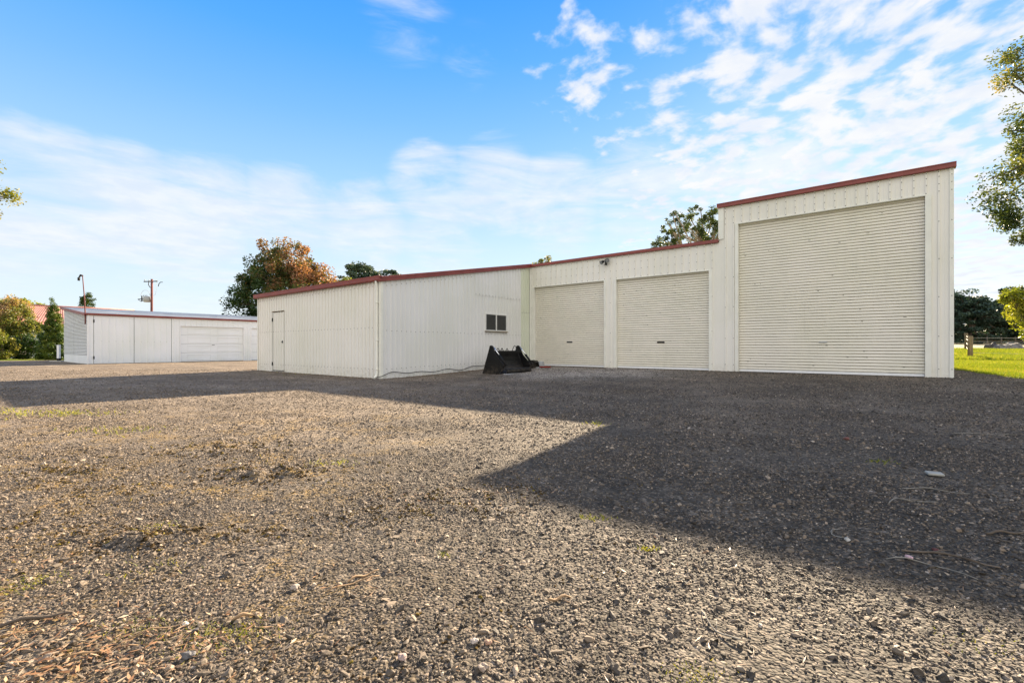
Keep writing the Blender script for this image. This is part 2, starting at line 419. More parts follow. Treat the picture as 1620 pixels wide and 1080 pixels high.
# ------------------------------------------------------------------ ground sheets
def grid_sheet(name, xs, ys, zoff, mt, keep=None, detail=False, snap=None):
    XX, YY = np.meshgrid(xs, ys)
    Z = ground_z(XX, YY) + zoff
    if detail:
        und = np.zeros_like(Z)
        for i, yv in enumerate(ys):
            for j, xv in enumerate(xs):
                if 0 < yv < 24 and abs(xv) < 22:
                    und[i, j] = fbm(xv, yv, .5, 3, 2)*.008
                    if yv < 8.2 and abs(xv) < 8.2:
                        und[i, j] += fbm(xv, yv, 3.1, 9, 4)*.005
        for (mx, my, r, h) in MOUNDS:
            d2 = ((XX-mx)**2/(1.7*r)**2 + (YY-my)**2/(.6*r)**2)
            idx = np.argwhere(d2 < 4)
            for i, j in idx:
                und[i, j] += h*.75*math.exp(-d2[i, j]*1.3)*max(0, .6+1.2*fbm(xs[j], ys[i], 7, 5, 2))
        Z = Z + und
        global GZ, GXS, GYS
        GZ, GXS, GYS = Z.copy(), np.array(xs), np.array(ys)
    nx, ny = len(xs), len(ys)
    V = np.stack([XX.ravel(), YY.ravel(), Z.ravel()], 1)
    ii, jj = np.meshgrid(np.arange(ny-1), np.arange(nx-1), indexing='ij')
    a = (ii*nx+jj).ravel(); Fc = np.stack([a, a+1, a+nx+1, a+nx], 1)
    if keep is not None:
        cx = V[Fc].mean(1); k = keep(cx[:, 0], cx[:, 1]); Fc = Fc[k]
        used = np.unique(Fc); remap = -np.ones(len(V), int); remap[used] = np.arange(len(used)); V = V[used]; Fc = remap[Fc]
        if snap is not None:
            e = np.concatenate([np.sort(Fc[:, [i, (i+1) % 4]], 1) for i in range(4)])
            u, cnt = np.unique(e, axis=0, return_counts=True)
            bv = np.unique(u[cnt == 1])
            P = np.array(snap); Q = np.roll(P, -1, 0)
            for b in bv:
                p = V[b, :2]; dd = Q-P; t = np.clip(((p-P)*dd).sum(1)/(dd**2).sum(1), 0, 1)
                pr = P+dd*t[:, None]; k = np.argmin(((pr-p)**2).sum(1))
                if ((pr[k]-p)**2).sum() < .5: V[b, :2] = pr[k]; V[b, 2] = float(ground_z(pr[k][0], pr[k][1]))+zoff*.5
    return npmesh(name, V, Fc.ravel(), 4, mt, smooth=True)

def wiggle(poly, step=.3, amp=.16):
    out = []
    for i in range(len(poly)):
        a = Vector(poly[i]); b = Vector(poly[(i+1) % len(poly)]); L = (b-a).length; n = max(1, int(L/step))
        nr = Vector((-(b-a).y, (b-a).x)).normalized()
        for k in range(n):
            p = a+(b-a)*(k/n)
            w = (fbm(p.x, p.y, .8, 4, 4)*amp*1.6) if min(k, n-k) > 0 else 0
            out.append(tuple(p+nr*w))
    return out
YARD = wiggle([(-80,-9),(17.5,-9),(15.2,9.6),(13.25,12.2),(16.1,17.2),(21.5,26),(10,31),(-6,34),(-9,45),(-30,50),(-34,37.3),(-36,34.4),(-46,33.4),(-80,33.5)])
YP = np.array(YARD)
def in_yard(x, y):
    x = np.asarray(x); y = np.asarray(y); c = np.zeros(x.shape, bool)
    P = YP; Q = np.roll(P, -1, 0)
    for (x1, y1), (x2, y2) in zip(P, Q):
        if y1 == y2: continue
        k = ((y1 > y) != (y2 > y)) & (x < (x2-x1)*(y-y1)/(y2-y1)+x1); c ^= k
    return c
def spaced(parts):
    out = []
    for a, b, s in parts: out += list(np.arange(a, b-1e-6, s))
    return np.array(out+[parts[-1][1]])
gx = spaced([(-3000,-200,400),(-200,-90,10),(-90,-10,2),(-10,60,.7),(60,200,6),(200,3000,400)])
gy = spaced([(-300,-20,40),(-20,10,2),(10,60,.7),(60,200,6),(200,3400,400)])
g = grid_sheet('ground', gx, gy, -.03, M['paddock']); tag(g, kind='structure')
xs = spaced([(-80,-24,.8),(-24,-6,.3),(-6,6,.045),(6,22,.3)]); ys = spaced([(-9,1,.4),(1,5.2,.04),(5.2,9,.08),(9,26,.25),(26,50,.6)])
yard = grid_sheet('gravel_yard', xs, ys, .012, M['gravel'], keep=in_yard, detail=True, snap=YARD); tag(yard, kind='structure')
def yard_z(x, y):
    """bilinear read of the yard's own surface"""
    x = np.asarray(x, float); y = np.asarray(y, float)
    i = np.clip(np.searchsorted(GYS, y)-1, 0, len(GYS)-2); j = np.clip(np.searchsorted(GXS, x)-1, 0, len(GXS)-2)
    u = np.clip((x-GXS[j])/(GXS[j+1]-GXS[j]), 0, 1); v = np.clip((y-GYS[i])/(GYS[i+1]-GYS[i]), 0, 1)
    return (GZ[i, j]*(1-u)+GZ[i, j+1]*u)*(1-v)+(GZ[i+1, j]*(1-u)+GZ[i+1, j+1]*u)*v

# ------------------------------------------------------------------ scattered stuff (geometry nodes on a point mesh)
def point_mesh(name, pts, scl):
    me = bpy.data.meshes.new(name); me.vertices.add(len(pts)); me.vertices.foreach_set('co', np.asarray(pts, dtype=np.float32).ravel())
    a = me.attributes.new('size', 'FLOAT', 'POINT'); a.data.foreach_set('value', np.asarray(scl, dtype=np.float32))
    o = bpy.data.objects.new(name, me); COL.objects.link(o); return o

def gn_scatter(o, variants, flat=(.62, 1.0), tilt=.5):
    """variants: list of functions(nodes, links) -> geometry socket"""
    gtree = bpy.data.node_groups.new(o.name+'_scatter', 'GeometryNodeTree')
    gtree.interface.new_socket('Geometry', in_out='INPUT', socket_type='NodeSocketGeometry')
    gtree.interface.new_socket('Geometry', in_out='OUTPUT', socket_type='NodeSocketGeometry')
    N = gtree.nodes; L = gtree.links
    gi = N.new('NodeGroupInput'); go = N.new('NodeGroupOutput')
    join = N.new('GeometryNodeJoinGeometry')
    for f in reversed(variants):
        s = f(N, L); gti = N.new('GeometryNodeGeometryToInstance'); L.new(s, gti.inputs[0]); L.new(gti.outputs[0], join.inputs[0])
    iop = N.new('GeometryNodeInstanceOnPoints'); L.new(gi.outputs[0], iop.inputs['Points']); L.new(join.outputs[0], iop.inputs['Instance'])
    iop.inputs['Pick Instance'].default_value = True
    ri = N.new('FunctionNodeRandomValue'); ri.data_type = 'INT'; ri.inputs[4].default_value = 0; ri.inputs[5].default_value = len(variants)-1
    L.new(ri.outputs[2], iop.inputs['Instance Index'])
    rv = N.new('FunctionNodeRandomValue'); rv.data_type = 'FLOAT_VECTOR'; rv.inputs[0].default_value = (-tilt, -tilt, 0); rv.inputs[1].default_value = (tilt, tilt, 6.283); rv.inputs['Seed'].default_value = 3
    L.new(rv.outputs[0], iop.inputs['Rotation'])
    na = N.new('GeometryNodeInputNamedAttribute'); na.data_type = 'FLOAT'; na.inputs[0].default_value = 'size'
    L.new(na.outputs[0], iop.inputs['Scale'])
    L.new(iop.outputs[0], go.inputs[0])
    md = o.modifiers.new('scatter', 'NODES'); md.node_group = gtree

def rock_variant(seed, scale, mt, sub=2):
    def f(N, L):
        ic = N.new('GeometryNodeMeshIcoSphere'); ic.inputs['Radius'].default_value = 1; ic.inputs['Subdivisions'].default_value = sub
        tex = N.new('ShaderNodeTexNoise'); tex.noise_dimensions = '4D'; tex.inputs['W'].default_value = seed*3.7; tex.inputs['Scale'].default_value = .75; tex.inputs['Detail'].default_value = 1.0
        pos = N.new('GeometryNodeInputPosition'); L.new(pos.outputs[0], tex.inputs['Vector'])
        sb = N.new('ShaderNodeVectorMath'); sb.operation = 'SUBTRACT'; L.new(tex.outputs[1], sb.inputs[0]); sb.inputs[1].default_value = (.5,.5,.5)
        sc = N.new('ShaderNodeVectorMath'); sc.operation = 'SCALE'; L.new(sb.outputs[0], sc.inputs[0]); sc.inputs['Scale'].default_value = 2.4
        sp = N.new('GeometryNodeSetPosition'); L.new(ic.outputs[0], sp.inputs[0]); L.new(sc.outputs[0], sp.inputs['Offset'])
        tr = N.new('GeometryNodeTransform'); L.new(sp.outputs[0], tr.inputs[0]); tr.inputs['Scale'].default_value = scale
        ss = N.new('GeometryNodeSetShadeSmooth'); L.new(tr.outputs[0], ss.inputs[0]); ss.inputs['Shade Smooth'].default_value = False
        sm = N.new('GeometryNodeSetMaterial'); L.new(ss.outputs[0], sm.inputs[0]); sm.inputs['Material'].default_value = mt
        return sm.outputs[0]
    return f

rs = np.random.RandomState(5)
def scatter_band(d0, d1, dens, sx=1.28, margin=1.2):
    w = (d1*sx+margin)*2; n = int(w*(d1-d0)*dens)
    x = rs.uniform(-w/2, w/2, n); y = rs.uniform(d0, d1, n)
    k = (np.abs(x) < y*sx+margin) & in_yard(x, y); x, y = x[k], y[k]
    return x, y
def clear_of_sheds(x, y):
    lx = (x-C0.x)*EX.x+(y-C0.y)*EX.y; ly = (x-C0.x)*EY.x+(y-C0.y)*EY.y
    ins = ((lx > -8.7) & (lx < .05) & (ly > -.05)) | ((lx > -.1) & (lx < 13.9) & (ly > 7.85))
    return ~ins
def pebbles():
    X, Y, S = [], [], []
    for d0, d1, dens, s0, s1 in [(.9,2.0,6800,.0032,.0080),(2.0,3.0,4600,.0038,.009),(3.0,4.5,2700,.0045,.0105),(4.5,7,1150,.006,.013),(7,11,420,.008,.017),(11,21,90,.010,.020)]:
        x, y = scatter_band(d0, d1, dens)
        s = s0+(s1-s0)*rs.beta(1.2, 3.2, len(x))*1.3
        X.append(x); Y.append(y); S.append(s)
    # larger loose stones
    for d0, d1, dens, s0, s1 in [(1.0,3.0,240,.008,.021),(3,7,70,.010,.025),(7,14,9.0,.013,.030)]:
        x, y = scatter_band(d0, d1, dens); X.append(x); Y.append(y); S.append(rs.uniform(s0, s1, len(x))*rs.uniform(.6, 1, len(x)))
    # drifts of stone kicked up against the walls
    for (a, b, n) in (((-8.63,-.12),(-.1,-.12),900), ((.12,.05),(.12,7.6),900), ((.3,7.72),(13.8,7.76),1500)):
        t = rs.uniform(0, 1, n); lx_ = a[0]+(b[0]-a[0])*t+rs.normal(0, .05, n); ly_ = a[1]+(b[1]-a[1])*t-np.abs(rs.normal(0, .09, n))*(1 if a[0] != .12 else 0)
        if a[0] == .12: lx_ = lx_+np.abs(rs.normal(0, .1, n))
        wx, wy = to_world(lx_, ly_); X.append(wx); Y.append(wy); S.append(rs.uniform(.010, .026, n))
    X = np.concatenate(X); Y = np.concatenate(Y); S = np.concatenate(S)
    cl = np.array([noise.noise(Vector((a*1.1, b*1.1, 2))) for a, b in zip(X, Y)])
    k = (rs.uniform(0, 1, len(X)) < .70+cl*.9) & clear_of_sheds(X, Y)
    X, Y, S = X[k], Y[k], S[k]
    Z = yard_z(X, Y)+S*.15
    o = point_mesh('loose_gravel', np.stack([X, Y, Z], 1), S)
    gn_scatter(o, [rock_variant(1,(1.1,.8,.55),M['pebble'],1), rock_variant(2,(1.3,.75,.5),M['pebble'],1), rock_variant(3,(.95,.9,.7),M['pebble']), rock_variant(4,(1.4,.9,.35),M['pebble'],1), rock_variant(5,(1.05,.75,.65),M['pebble'])], tilt=.55)
    tag(o, 'loose grey and brown crushed stone lying over the yard', 'gravel', kind='stuff')
pebbles()

m, nt, bs = mat('soil'); r_ = nt.node('ShaderNodeObjectInfo').outputs['Random']
nt.l.new(nt.ramp(r_, [(0,(.030,.020,.010)), (.5,(.075,.048,.020)), (.8,(.13,.085,.03)), (1,(.19,.15,.03))]), bs.inputs['Base Color']); bs.inputs['Roughness'].default_value = .95; bs.inputs['Specular IOR Level'].default_value = .1
nt.l.new(nt.bump(nt.noise(nt.node('ShaderNodeNewGeometry').outputs['Position'], 300, 3, .7), 1.0, .006), bs.inputs['Normal']); M['soil'] = m
def clods():
    X, Y, S = [], [], []
    for (mx, my, r, h) in MOUNDS:
        n = int(120+9000*r*h*3); ax = rs.normal(0, r*1.5, n); ay = rs.normal(0, r*.75, n)
        kk = np.array([noise.noise(Vector(((mx+a)*9, (my+b)*9, 3)))+.6*noise.noise(Vector(((mx+a)*26, (my+b)*26, 3))) for a, b in zip(ax, ay)]) > .10
        X.append(mx+ax[kk]); Y.append(my+ay[kk]); S.append(rs.uniform(.003, .009, kk.sum())*(.6+r*2.8))
    # thin scatter of dark crumbs over the mossy left side
    n = 2600; y = rs.uniform(1.2, 6.0, n); x = rs.uniform(-1.25, .3, n)*y
    k = np.array([noise.noise(Vector((a*1.6, b*1.9, 7))) for a, b in zip(x, y)]) > .12
    X.append(x[k]); Y.append(y[k]); S.append(rs.uniform(.003, .007, k.sum()))
    X = np.concatenate(X); Y = np.concatenate(Y); S = np.concatenate(S)
    o = point_mesh('soil_clods', np.stack([X, Y, yard_z(X, Y)+S*.3], 1), S)
    gn_scatter(o, [rock_variant(11,(1.2,.9,.7),M['soil']), rock_variant(12,(1.5,.8,.6),M['soil']), rock_variant(13,(1,.9,.9),M['soil'])], tilt=.8)
    tag(o, 'dark brown crumbs of soil and dead moss kicked up from the gravel', 'soil', kind='stuff')
clods()
M['grass'] = foliage('grass_blades', [(0,(.10,.15,.012)), (.5,(.19,.24,.02)), (.85,(.30,.30,.035)), (1,(.36,.29,.11))], trans=.38, rough=.6)
def blade_mesh(X, Y, Zb, hmin, hmax, wid, name, mt, label, cat, per=1):
    n = len(X)
    h = rs.uniform(hmin, hmax, n); ang = rs.uniform(0, 2*np.pi, n); lean = rs.uniform(.05, .55, n)*h; la = rs.uniform(0, 2*np.pi, n)
    w = wid*rs.uniform(.6, 1.3, n)
    b0 = np.stack([X-np.cos(ang)*w, Y-np.sin(ang)*w, Zb], 1); b1 = np.stack([X+np.cos(ang)*w, Y+np.sin(ang)*w, Zb], 1)
    tp = np.stack([X+np.cos(la)*lean, Y+np.sin(la)*lean, Zb+h], 1)
    V = np.stack([b0, b1, tp], 1).reshape(-1, 3)
    t = np.repeat(np.clip(rs.normal(.5, .22, n)+.3*np.array([noise.noise(Vector((a*.5, b*.5, 0))) for a, b in zip(X, Y)]), 0, 1), 3)
    o = npmesh(name, V, np.arange(3*n), 3, mt, attr={'tint': t}); tag(o, label, cat, kind='stuff'); return o
def lawn():
    X, Y = [], []
    for d0, d1, n in [(9,14,9000),(14,20,22000),(20,30,30000),(30,44,42000)]:
        y = rs.uniform(d0, d1, n); x = y*rs.uniform(.80, 1.28, n)
        k = ~in_yard(x+rs.normal(0, .12, n), y+rs.normal(0, .12, n)) & clear_of_sheds(x, y); X.append(x[k]); Y.append(y[k])
    X = np.concatenate(X); Y = np.concatenate(Y); Z = ground_z(X, Y)-.03
    s = np.where(Y > 27, 2.2, 1.0)*np.where(Y > 20, 1.4, 1)
    k = Y < 27
    k2 = (Y >= 27)
    blade_mesh(X[k], Y[k], Z[k], .04, .10, .012, 'grass', M['grass'], 'short sunlit grass of the lawn behind the tall end of the shed', 'grass')
    blade_mesh(X[k2], Y[k2], Z[k2], .10, .28, .03, 'long_grass', M['grass'], 'longer bright grass along the paddock fence line', 'grass')
lawn()

# ------------------------------------------------------------------ plain materials
M['wall_cream'] = cladding('cream_cladding', (.80,.765,.715), dirt=(.34,.31,.24))
M['wall_grey'] = cladding('grey_white_cladding', (.74,.725,.72), amount=.25)
M['wall_green'] = cladding('pale_green_cladding', (.66,.68,.56), amount=.2)
M['door_cream'] = cladding('roller_steel', (.80,.75,.665), dirt=(.25,.24,.2), amount=.25, low=.45)
M['grime'] = plain('groove_grime', (.40,.36,.29), .9, var=.5, vscale=4)  # shade in the door grooves, painted as a darker colour so slats read
M['softgrime'] = plain('light_grime', (.50,.50,.48), .9, var=.3, vscale=4)  # paler painted shade for the grooves of the garage end wall
M['trim'] = plain('trim_cream', (.76,.745,.68), .45, var=.06, vscale=3)
M['red'] = plain('red_steel', (.23,.050,.042), .42, var=.15, vscale=2.5)
M['redroof'] = plain('red_roof_steel', (.40,.17,.14), .7, var=.2, vscale=1.5)
M['white'] = cladding('white_cladding', (.84,.85,.88), amount=.18, low=.25)
M['whitep'] = plain('white_paint', (.82,.82,.83), .4, var=.05)
M['zinc'] = plain('weathered_zinc', (.46,.455,.45), .75, metal=.0, var=.25, vscale=.9)
M['screw'] = plain('screw_heads', (.12,.115,.10), .6)
M['dark'] = plain('dark_gap', (.02,.02,.02), .8)
M['black'] = plain('black_paint', (.006,.006,.006), .5, var=.5, vscale=12, spec=.22)
nt = NT(M['black'].node_tree); bs = M['black'].node_tree.nodes['Principled BSDF']; tc_ = nt.node('ShaderNodeTexCoord').outputs['Object']
w1 = nt.mapr(nt.noise(nt.vmath('MULTIPLY', tc_, (1.0, 1.0, 2.5)), 14, 8, .75), .58, .68); w2 = nt.math('MULTIPLY', nt.mapr(nt.sep(tc_)[2], .45, .02), nt.mapr(nt.noise(tc_, 7, 6, .7), .42, .6))
c_ = nt.mix(nt.math('MULTIPLY', w1, .6), (.006,.006,.006,1), (.10,.085,.075,1)); c_ = nt.mix(nt.math('MULTIPLY', w2, .6), c_, (.08,.065,.05,1)); nt.l.new(c_, bs.inputs['Base Color'])
M['rubber'] = plain('black_rubber', (.018,.018,.018), .6)
M['chrome'] = plain('chromed_steel', (.80,.80,.82), .18, metal=1.0, var=.05)
M['alu'] = plain('aluminium', (.72,.72,.70), .35, metal=.3, var=.06)
M['concrete'] = plain('concrete', (.42,.41,.38), .9, var=.25, vscale=5, bump=.3)
M['bark'] = plain('bark', (.13,.10,.075), .9, var=.4, vscale=5, bump=.6)
M['palebark'] = plain('pale_bark', (.36,.28,.22), .85, var=.35, vscale=3, bump=.4)
M['timber'] = plain('grey_timber', (.20,.15,.09), .9, var=.4, vscale=4, streak=True, bump=.6)
M['polewood'] = plain('brown_pole', (.16,.055,.05), .85, var=.3, vscale=2)
M['grey'] = plain('grey_plastic', (.33,.34,.35), .5)
M['redpaint'] = plain('red_paint', (.26,.03,.025), .5, var=.4)
m, nt, bs = mat('dark_glass'); bs.inputs['Base Color'].default_value = (.03,.032,.034,1); bs.inputs['Roughness'].default_value = .12; M['glass'] = m
m, nt, bs = mat('lamp_glass'); bs.inputs['Base Color'].default_value = (.25,.26,.27,1); bs.inputs['Roughness'].default_value = .15; M['lens'] = m

# ------------------------------------------------------------------ ribbed sheeting
def ribbed(mb, P, s0, s1, pitch, zb, zt, depth=.014, ribw=.050, cuts=(), mat=0, phase=0.0, screws=(), smat=1, gaps=()):
    """vertical ribs. P(s, out, z) -> point. zb(s), zt(s) heights. cuts: (a, b, z0, z1) openings"""
    ev = {round(s0, 5): 0.0, round(s1, 5): 0.0}
    k = math.floor((s0-phase)/pitch)
    ribs = []
    while phase+k*pitch < s1:
        c = phase+k*pitch
        for o_, d in ((-ribw/2, 0), (-ribw/2+.008, depth), (ribw/2-.008, depth), (ribw/2, 0), (pitch/2-.012, 0), (pitch/2-.008, .0035), (pitch/2+.008, .0035), (pitch/2+.012, 0)):
            s = c+o_
            if s0 < s < s1: ev[round(s, 5)] = d
        if s0 < c < s1: ribs.append(c)
        k += 1
    keys = sorted(ev)
    def dep(s):
        for a, b in zip(keys, keys[1:]):
            if a <= s <= b: return ev[a]+(ev[b]-ev[a])*((s-a)/(b-a) if b > a else 0)
        return 0
    for a, b, *_ in cuts:
        for q in (a, b):
            if s0 < q < s1 and round(q, 5) not in ev: ev[round(q, 5)] = dep(q)
    keys = sorted(ev)
    for a, b in zip(keys, keys[1:]):
        mid = (a+b)/2; segs = [(zb, zt)]
        for ca, cb, z0, z1 in cuts:
            if ca < mid < cb:
                segs = []
                if z0 is not None: segs.append((zb, (lambda s, v=z0: v)))
                segs.append(((lambda s, v=z1: v), zt))
        for lo, hi in segs:
            mb.face([P(a, ev[a], lo(a)), P(b, ev[b], lo(b)), P(b, ev[b], hi(b)), P(a, ev[a], hi(a))], mat)
    def inside(s, z):
        for ca, cb, z0, z1 in cuts:
            if ca-.03 < s < cb+.03 and (z0 is None or z > z0-.03) and z < z1+.03: return True
        return z > zt(s)-.02 or z < zb(s)+.02
    for row in screws:
        for c in ribs:
            z = row(c) if callable(row) else row
            if not inside(c, z):
                q0 = P(c+rnd.uniform(-.004,.004), depth, z+rnd.uniform(-.01,.01)); q1 = P(c, depth+.006, z)
                nrm = Vector(P(c, 1, z))-Vector(P(c, 0, z))
                mb.disc(q0, nrm.normalized(), .0125, 6, smat, .006)

def slats(mb, P, s0, s1, z0, z1, pitch, depth=.016, mat=0, gmat=2):
    """horizontal curtain of a roller door / horizontal corrugation"""
    n = int(round((z1-z0)/pitch)); p = (z1-z0)/n; pts = []
    for i in range(n):
        b = z0+i*p
        for t, d in ((0, 0), (.13, 0), (.19, .78), (.30, .95), (.52, 1.0), (.76, .90), (.92, .70)):
            pts.append((b+t*p, d*depth))
    pts.append((z1, 0))
    for (za, da), (zb_, db) in zip(pts, pts[1:]):
        mb.face([P(s0, da, za), P(s1, da, za), P(s1, db, zb_), P(s0, db, zb_)], gmat if da == 0 and db == 0 else mat)

# ================================================================== THE FARM SHED
ZF = .165     # floor level at the roller doors
shed = empty('farm_shed', (C0.x, C0.y, 0), RZ)
tag(shed, 'large cream metal farm shed with three roller doors and dark red trim', 'shed')
WL, WD = 8.63, 7.92          # lean-to width and depth
RB = 19.9                    # back of the shed (local y)
U1, U2 = 7.983, 13.803       # tall bay
ev_z, top_z, big_z = 3.08, 4.56, 5.74
eave_t = lambda y: ev_z+(top_z-ev_z)*y/WD

# lean-to front wall (faces -y)
mb = MB(); P = lambda s, o, z: (s, -o, z)
DX0, DX1, DZ = -7.28, -6.31, 2.43
ribbed(mb, P, -WL, 0, .205, lambda s: -.02, lambda s: ev_z, cuts=[(DX0, DX1, None, DZ)], screws=[.30, 1.62, 2.93], depth=.026)
mb.build('wall', [M['wall_cream'], M['screw']], shed)['label'] = 'cream ribbed front wall of the low bay'
# lean-to side wall (faces +x)
mb = MB(); P = lambda s, o, z: (o, s, z)
gz = lambda s: float(ground_z(*to_world(.05, s)))-.02
ribbed(mb, P, 0, 7.22, .195, gz, eave_t, cuts=[(4.90, 6.20, 1.66, 2.33)], screws=[lambda s: .30+.02*s, 1.52, lambda s: eave_t(s)-.16 if s < 4.2 else 9], depth=.024)
mb.build('wall', [M['wall_grey'], M['screw']], shed)['label'] = 'grey white ribbed side wall with the small window'
mb = MB(); P = lambda s, o, z: (o+.010, s, z)
ribbed(mb, P, 4.26, 7.20, .195, lambda s: 3.03-.0*s, lambda s: eave_t(s)-.004, screws=[3.06], depth=.022, phase=.05)
mb.build('lap_sheet', [M['wall_grey'], M['screw']], shed)
mb = MB(); P = lambda s, o, z: (o, s, z)
ribbed(mb, P, 7.22, WD, .19, gz, eave_t, screws=[lambda s: 2.52], depth=.024)
mb.box(-.01, .006, 7.24, WD-.02, 2.50, 2.508, 1)
mb.build('wall', [M['wall_green'], M['screw']], shed)['label'] = 'narrow pale green ribbed strip beside the first roller door'
# lean-to outer left wall and inner faces
mb = MB(); P = lambda s, o, z: (-WL-o, s, z)
ribbed(mb, P, 0, WD, .205, lambda s: -.05, eave_t, screws=[.3, 1.6])
P = lambda s, o, z: (-WL-o, s, z)
ribbed(mb, P, WD, RB, .25, lambda s: -.05, lambda s: top_z-.06*(s-WD))
P = lambda s, o, z: (s, RB+o, z)
ribbed(mb, P, -WL, U1, .25, lambda s: -.05, lambda s: top_z-.06*(RB-WD))
ribbed(mb, P, U1, U2, .25, lambda s: -.05, lambda s: big_z-.05*(RB-WD))
mb.build('wall', [M['wall_cream'], M['screw']], shed)['label'] = 'cream ribbed rear and far left walls'

# main front (faces -y) with the three door openings
D1 = (.213, 3.643, 3.635); D2 = (4.170, 7.644, 3.63); D3 = (8.58, 13.257, 5.09)
Q = lambda s, o, z: (s, WD-o, z)
mb = MB()
ribbed(mb, Q, 0, U1, .255, lambda s: ZF-.03, lambda s: top_z, depth=.022, ribw=.055, phase=.1,
       cuts=[(D1[0], D1[1], None, D1[2]), (D2[0], D2[1], None, D2[2])], screws=[.42, 1.55, 2.75, 3.70, 3.98, 4.25, 4.48])
ribbed(mb, Q, U1, U2, .255, lambda s: ZF-.03, lambda s: big_z, depth=.022, ribw=.055, phase=.02,
       cuts=[(D3[0], D3[1], None, D3[2])], screws=[.42, 1.3, 2.35, 3.35, 4.35, 5.15, 5.35, 5.55, 5.68])
mb.build('wall', [M['wall_cream'], M['screw']], shed)['label'] = 'cream ribbed front wall around the roller doors'
mb = MB()
P = lambda s, o, z: (U1-o, s, z)
ribbed(mb, P, WD, RB, .25, lambda s: top_z-.06*(s-WD)-.05, lambda s: big_z-.05*(s-WD))
P = lambda s, o, z: (U2+o, s, z)
ribbed(mb, P, WD, RB, .25, lambda s: -.05, lambda s: big_z-.05*(s-WD), screws=[.4, 1.6, 2.8, 4.0])
mb.build('wall', [M['wall_cream'], M['screw']], shed)['label'] = 'cream ribbed sides of the tall bay'

# trims: corners, jambs, heads
mb = MB()
def jamb(a, w, z0, z1, pr=.031): mb.box(a, a+w, WD-pr, WD+.02, z0, z1)
jamb(D1[0]-.10, .10, ZF-.02, D1[2]+.03); jamb(D1[1], .09, ZF-.02, D1[2]+.03)
jamb(D2[0]-.09, .09, ZF-.02, D2[2]+.03); jamb(D2[1], .10, ZF-.02, D2[2]+.03)
jamb(D3[0]-.10, .10, ZF-.02, D3[2]+.04); jamb(D3[1], .13, ZF-.02, D3[2]+.04)
for d in (D1, D2, D3): mb.box(d[0]+.001, d[1]-.001, WD-.033, WD+.02, d[2], d[2]+.035)
for d in (D1, D2, D3):   # returns of the openings
    mb.box(d[0]-.012, d[0], WD+.02, WD+.17, ZF-.02, d[2]); mb.box(d[1], d[1]+.012, WD+.02, WD+.17, ZF-.02, d[2]); mb.box(d[0], d[1], WD+.021, WD+.17, d[2]+.001, d[2]+.015)
mb.build('door_trim', M['trim'], shed, bevel=.003)
for bxs in (((U2-.06, U2+.026, WD-.026, WD+.06, ZF-.04, big_z-.01),), ((U1-.004, U1+.15, WD-.036, WD-.0225, 4.66, big_z-.01),), ((U1-.026, U1-.004, WD-.036, WD+.07, 4.70, big_z-.01),),
            ((-.075, .028, -.036, -.0265, -.02, ev_z), (.0265, .036, -.0265, .06, -.02, ev_z)), ((-WL-.02, -WL+.05, -.036, -.027, -.02, ev_z),),
            ((.0265, .04, 7.83, WD-.015, ZF-.02, top_z-.02), (.03, .10, WD-.036, WD-.0225, ZF-.02, top_z-.02))):
    mb = MB()
    for q in bxs: mb.box(*q)
    mb.build('corner_flashing', M['trim'], shed, bevel=.003)

# fascias and gutters
def gutter_profile(h=.155, w=.12): return [(0, 0), (-w*.75, 0), (-w*.95, .025), (-w, h*.45), (-w*.93, h*.52), (-w*1.02, h*.93), (-w*1.02, h), (0, h)]
mb = MB()
mb.prism([(a-.03, b+ev_z-.01) for a, b in gutter_profile(.165, .12)], 0, -WL-.16, .11)
mb.build('gutter', M['red'], shed, bevel=.004)
mb = MB()    # barge capping up the sloping side
for a, b in (((.06, -.14), (.06, 4.22)), ((.06, 4.225), (.06, WD+.0))):
    z0 = eave_t(a[1]); z1 = eave_t(b[1])
    mb.bar((.055, a[1], z0+.065), (.055, b[1], z1+.065), .085, .16)
    mb.bar((.075, a[1], z0+.10), (.075, b[1], z1+.10), .07, .055)
mb.build('barge_capping', M['red'], shed, bevel=.004)
mb = MB()
mb.box(.02, U1-.03, WD-.09, WD+.10, top_z-.01, top_z+.105)
mb.box(U1-.06, U2+.07, WD-.10, WD+.12, big_z-.02, big_z+.115)
mb.box(U1-.06, U2+.07, WD-.115, WD-.101, big_z+.085, big_z+.118)
mb.build('fascia', M['red'], shed, bevel=.006)

# roofs
mb = MB()
def roofsheet(x0, x1, y0, y1, z0, z1, pitch=.25):
    k = x0
    while k < x1-1e-6:
        e = min(k+pitch, x1)
        prof = [(k, 0), (k+pitch*.7, 0), (k+pitch*.76, .025), (k+pitch*.92, .025), (e, 0)]
        prof = [(min(a, x1), b) for a, b in prof]
        for (a, da), (b, db) in zip(prof, prof[1:]):
            if b > a: mb.face([(a, y0, z0+da), (b, y0, z0+db), (b, y1, z1+db), (a, y1, z1+da)])
        k += pitch
roofsheet(-WL-.05, 0.0, -.06, WD+.02, ev_z+.075, top_z+.075)
roofsheet(-WL-.05, U1-.01, WD+.03, RB+.1, top_z+.07, top_z-.06*(RB-WD)+.05)
roofsheet(U1-.05, U2+.05, WD+.03, RB+.1, big_z+.08, big_z-.05*(RB-WD)+.05)
mb.build('roof', M['zinc'], shed)

# slab edge
mb = MB()
for d in (D1, D2, D3): mb.box(d[0]+.004, d[1]-.004, WD-.05, WD+.6, ZF-.12, ZF+.012)
mb.build('floor_slab', M['concrete'], shed, bevel=.01)
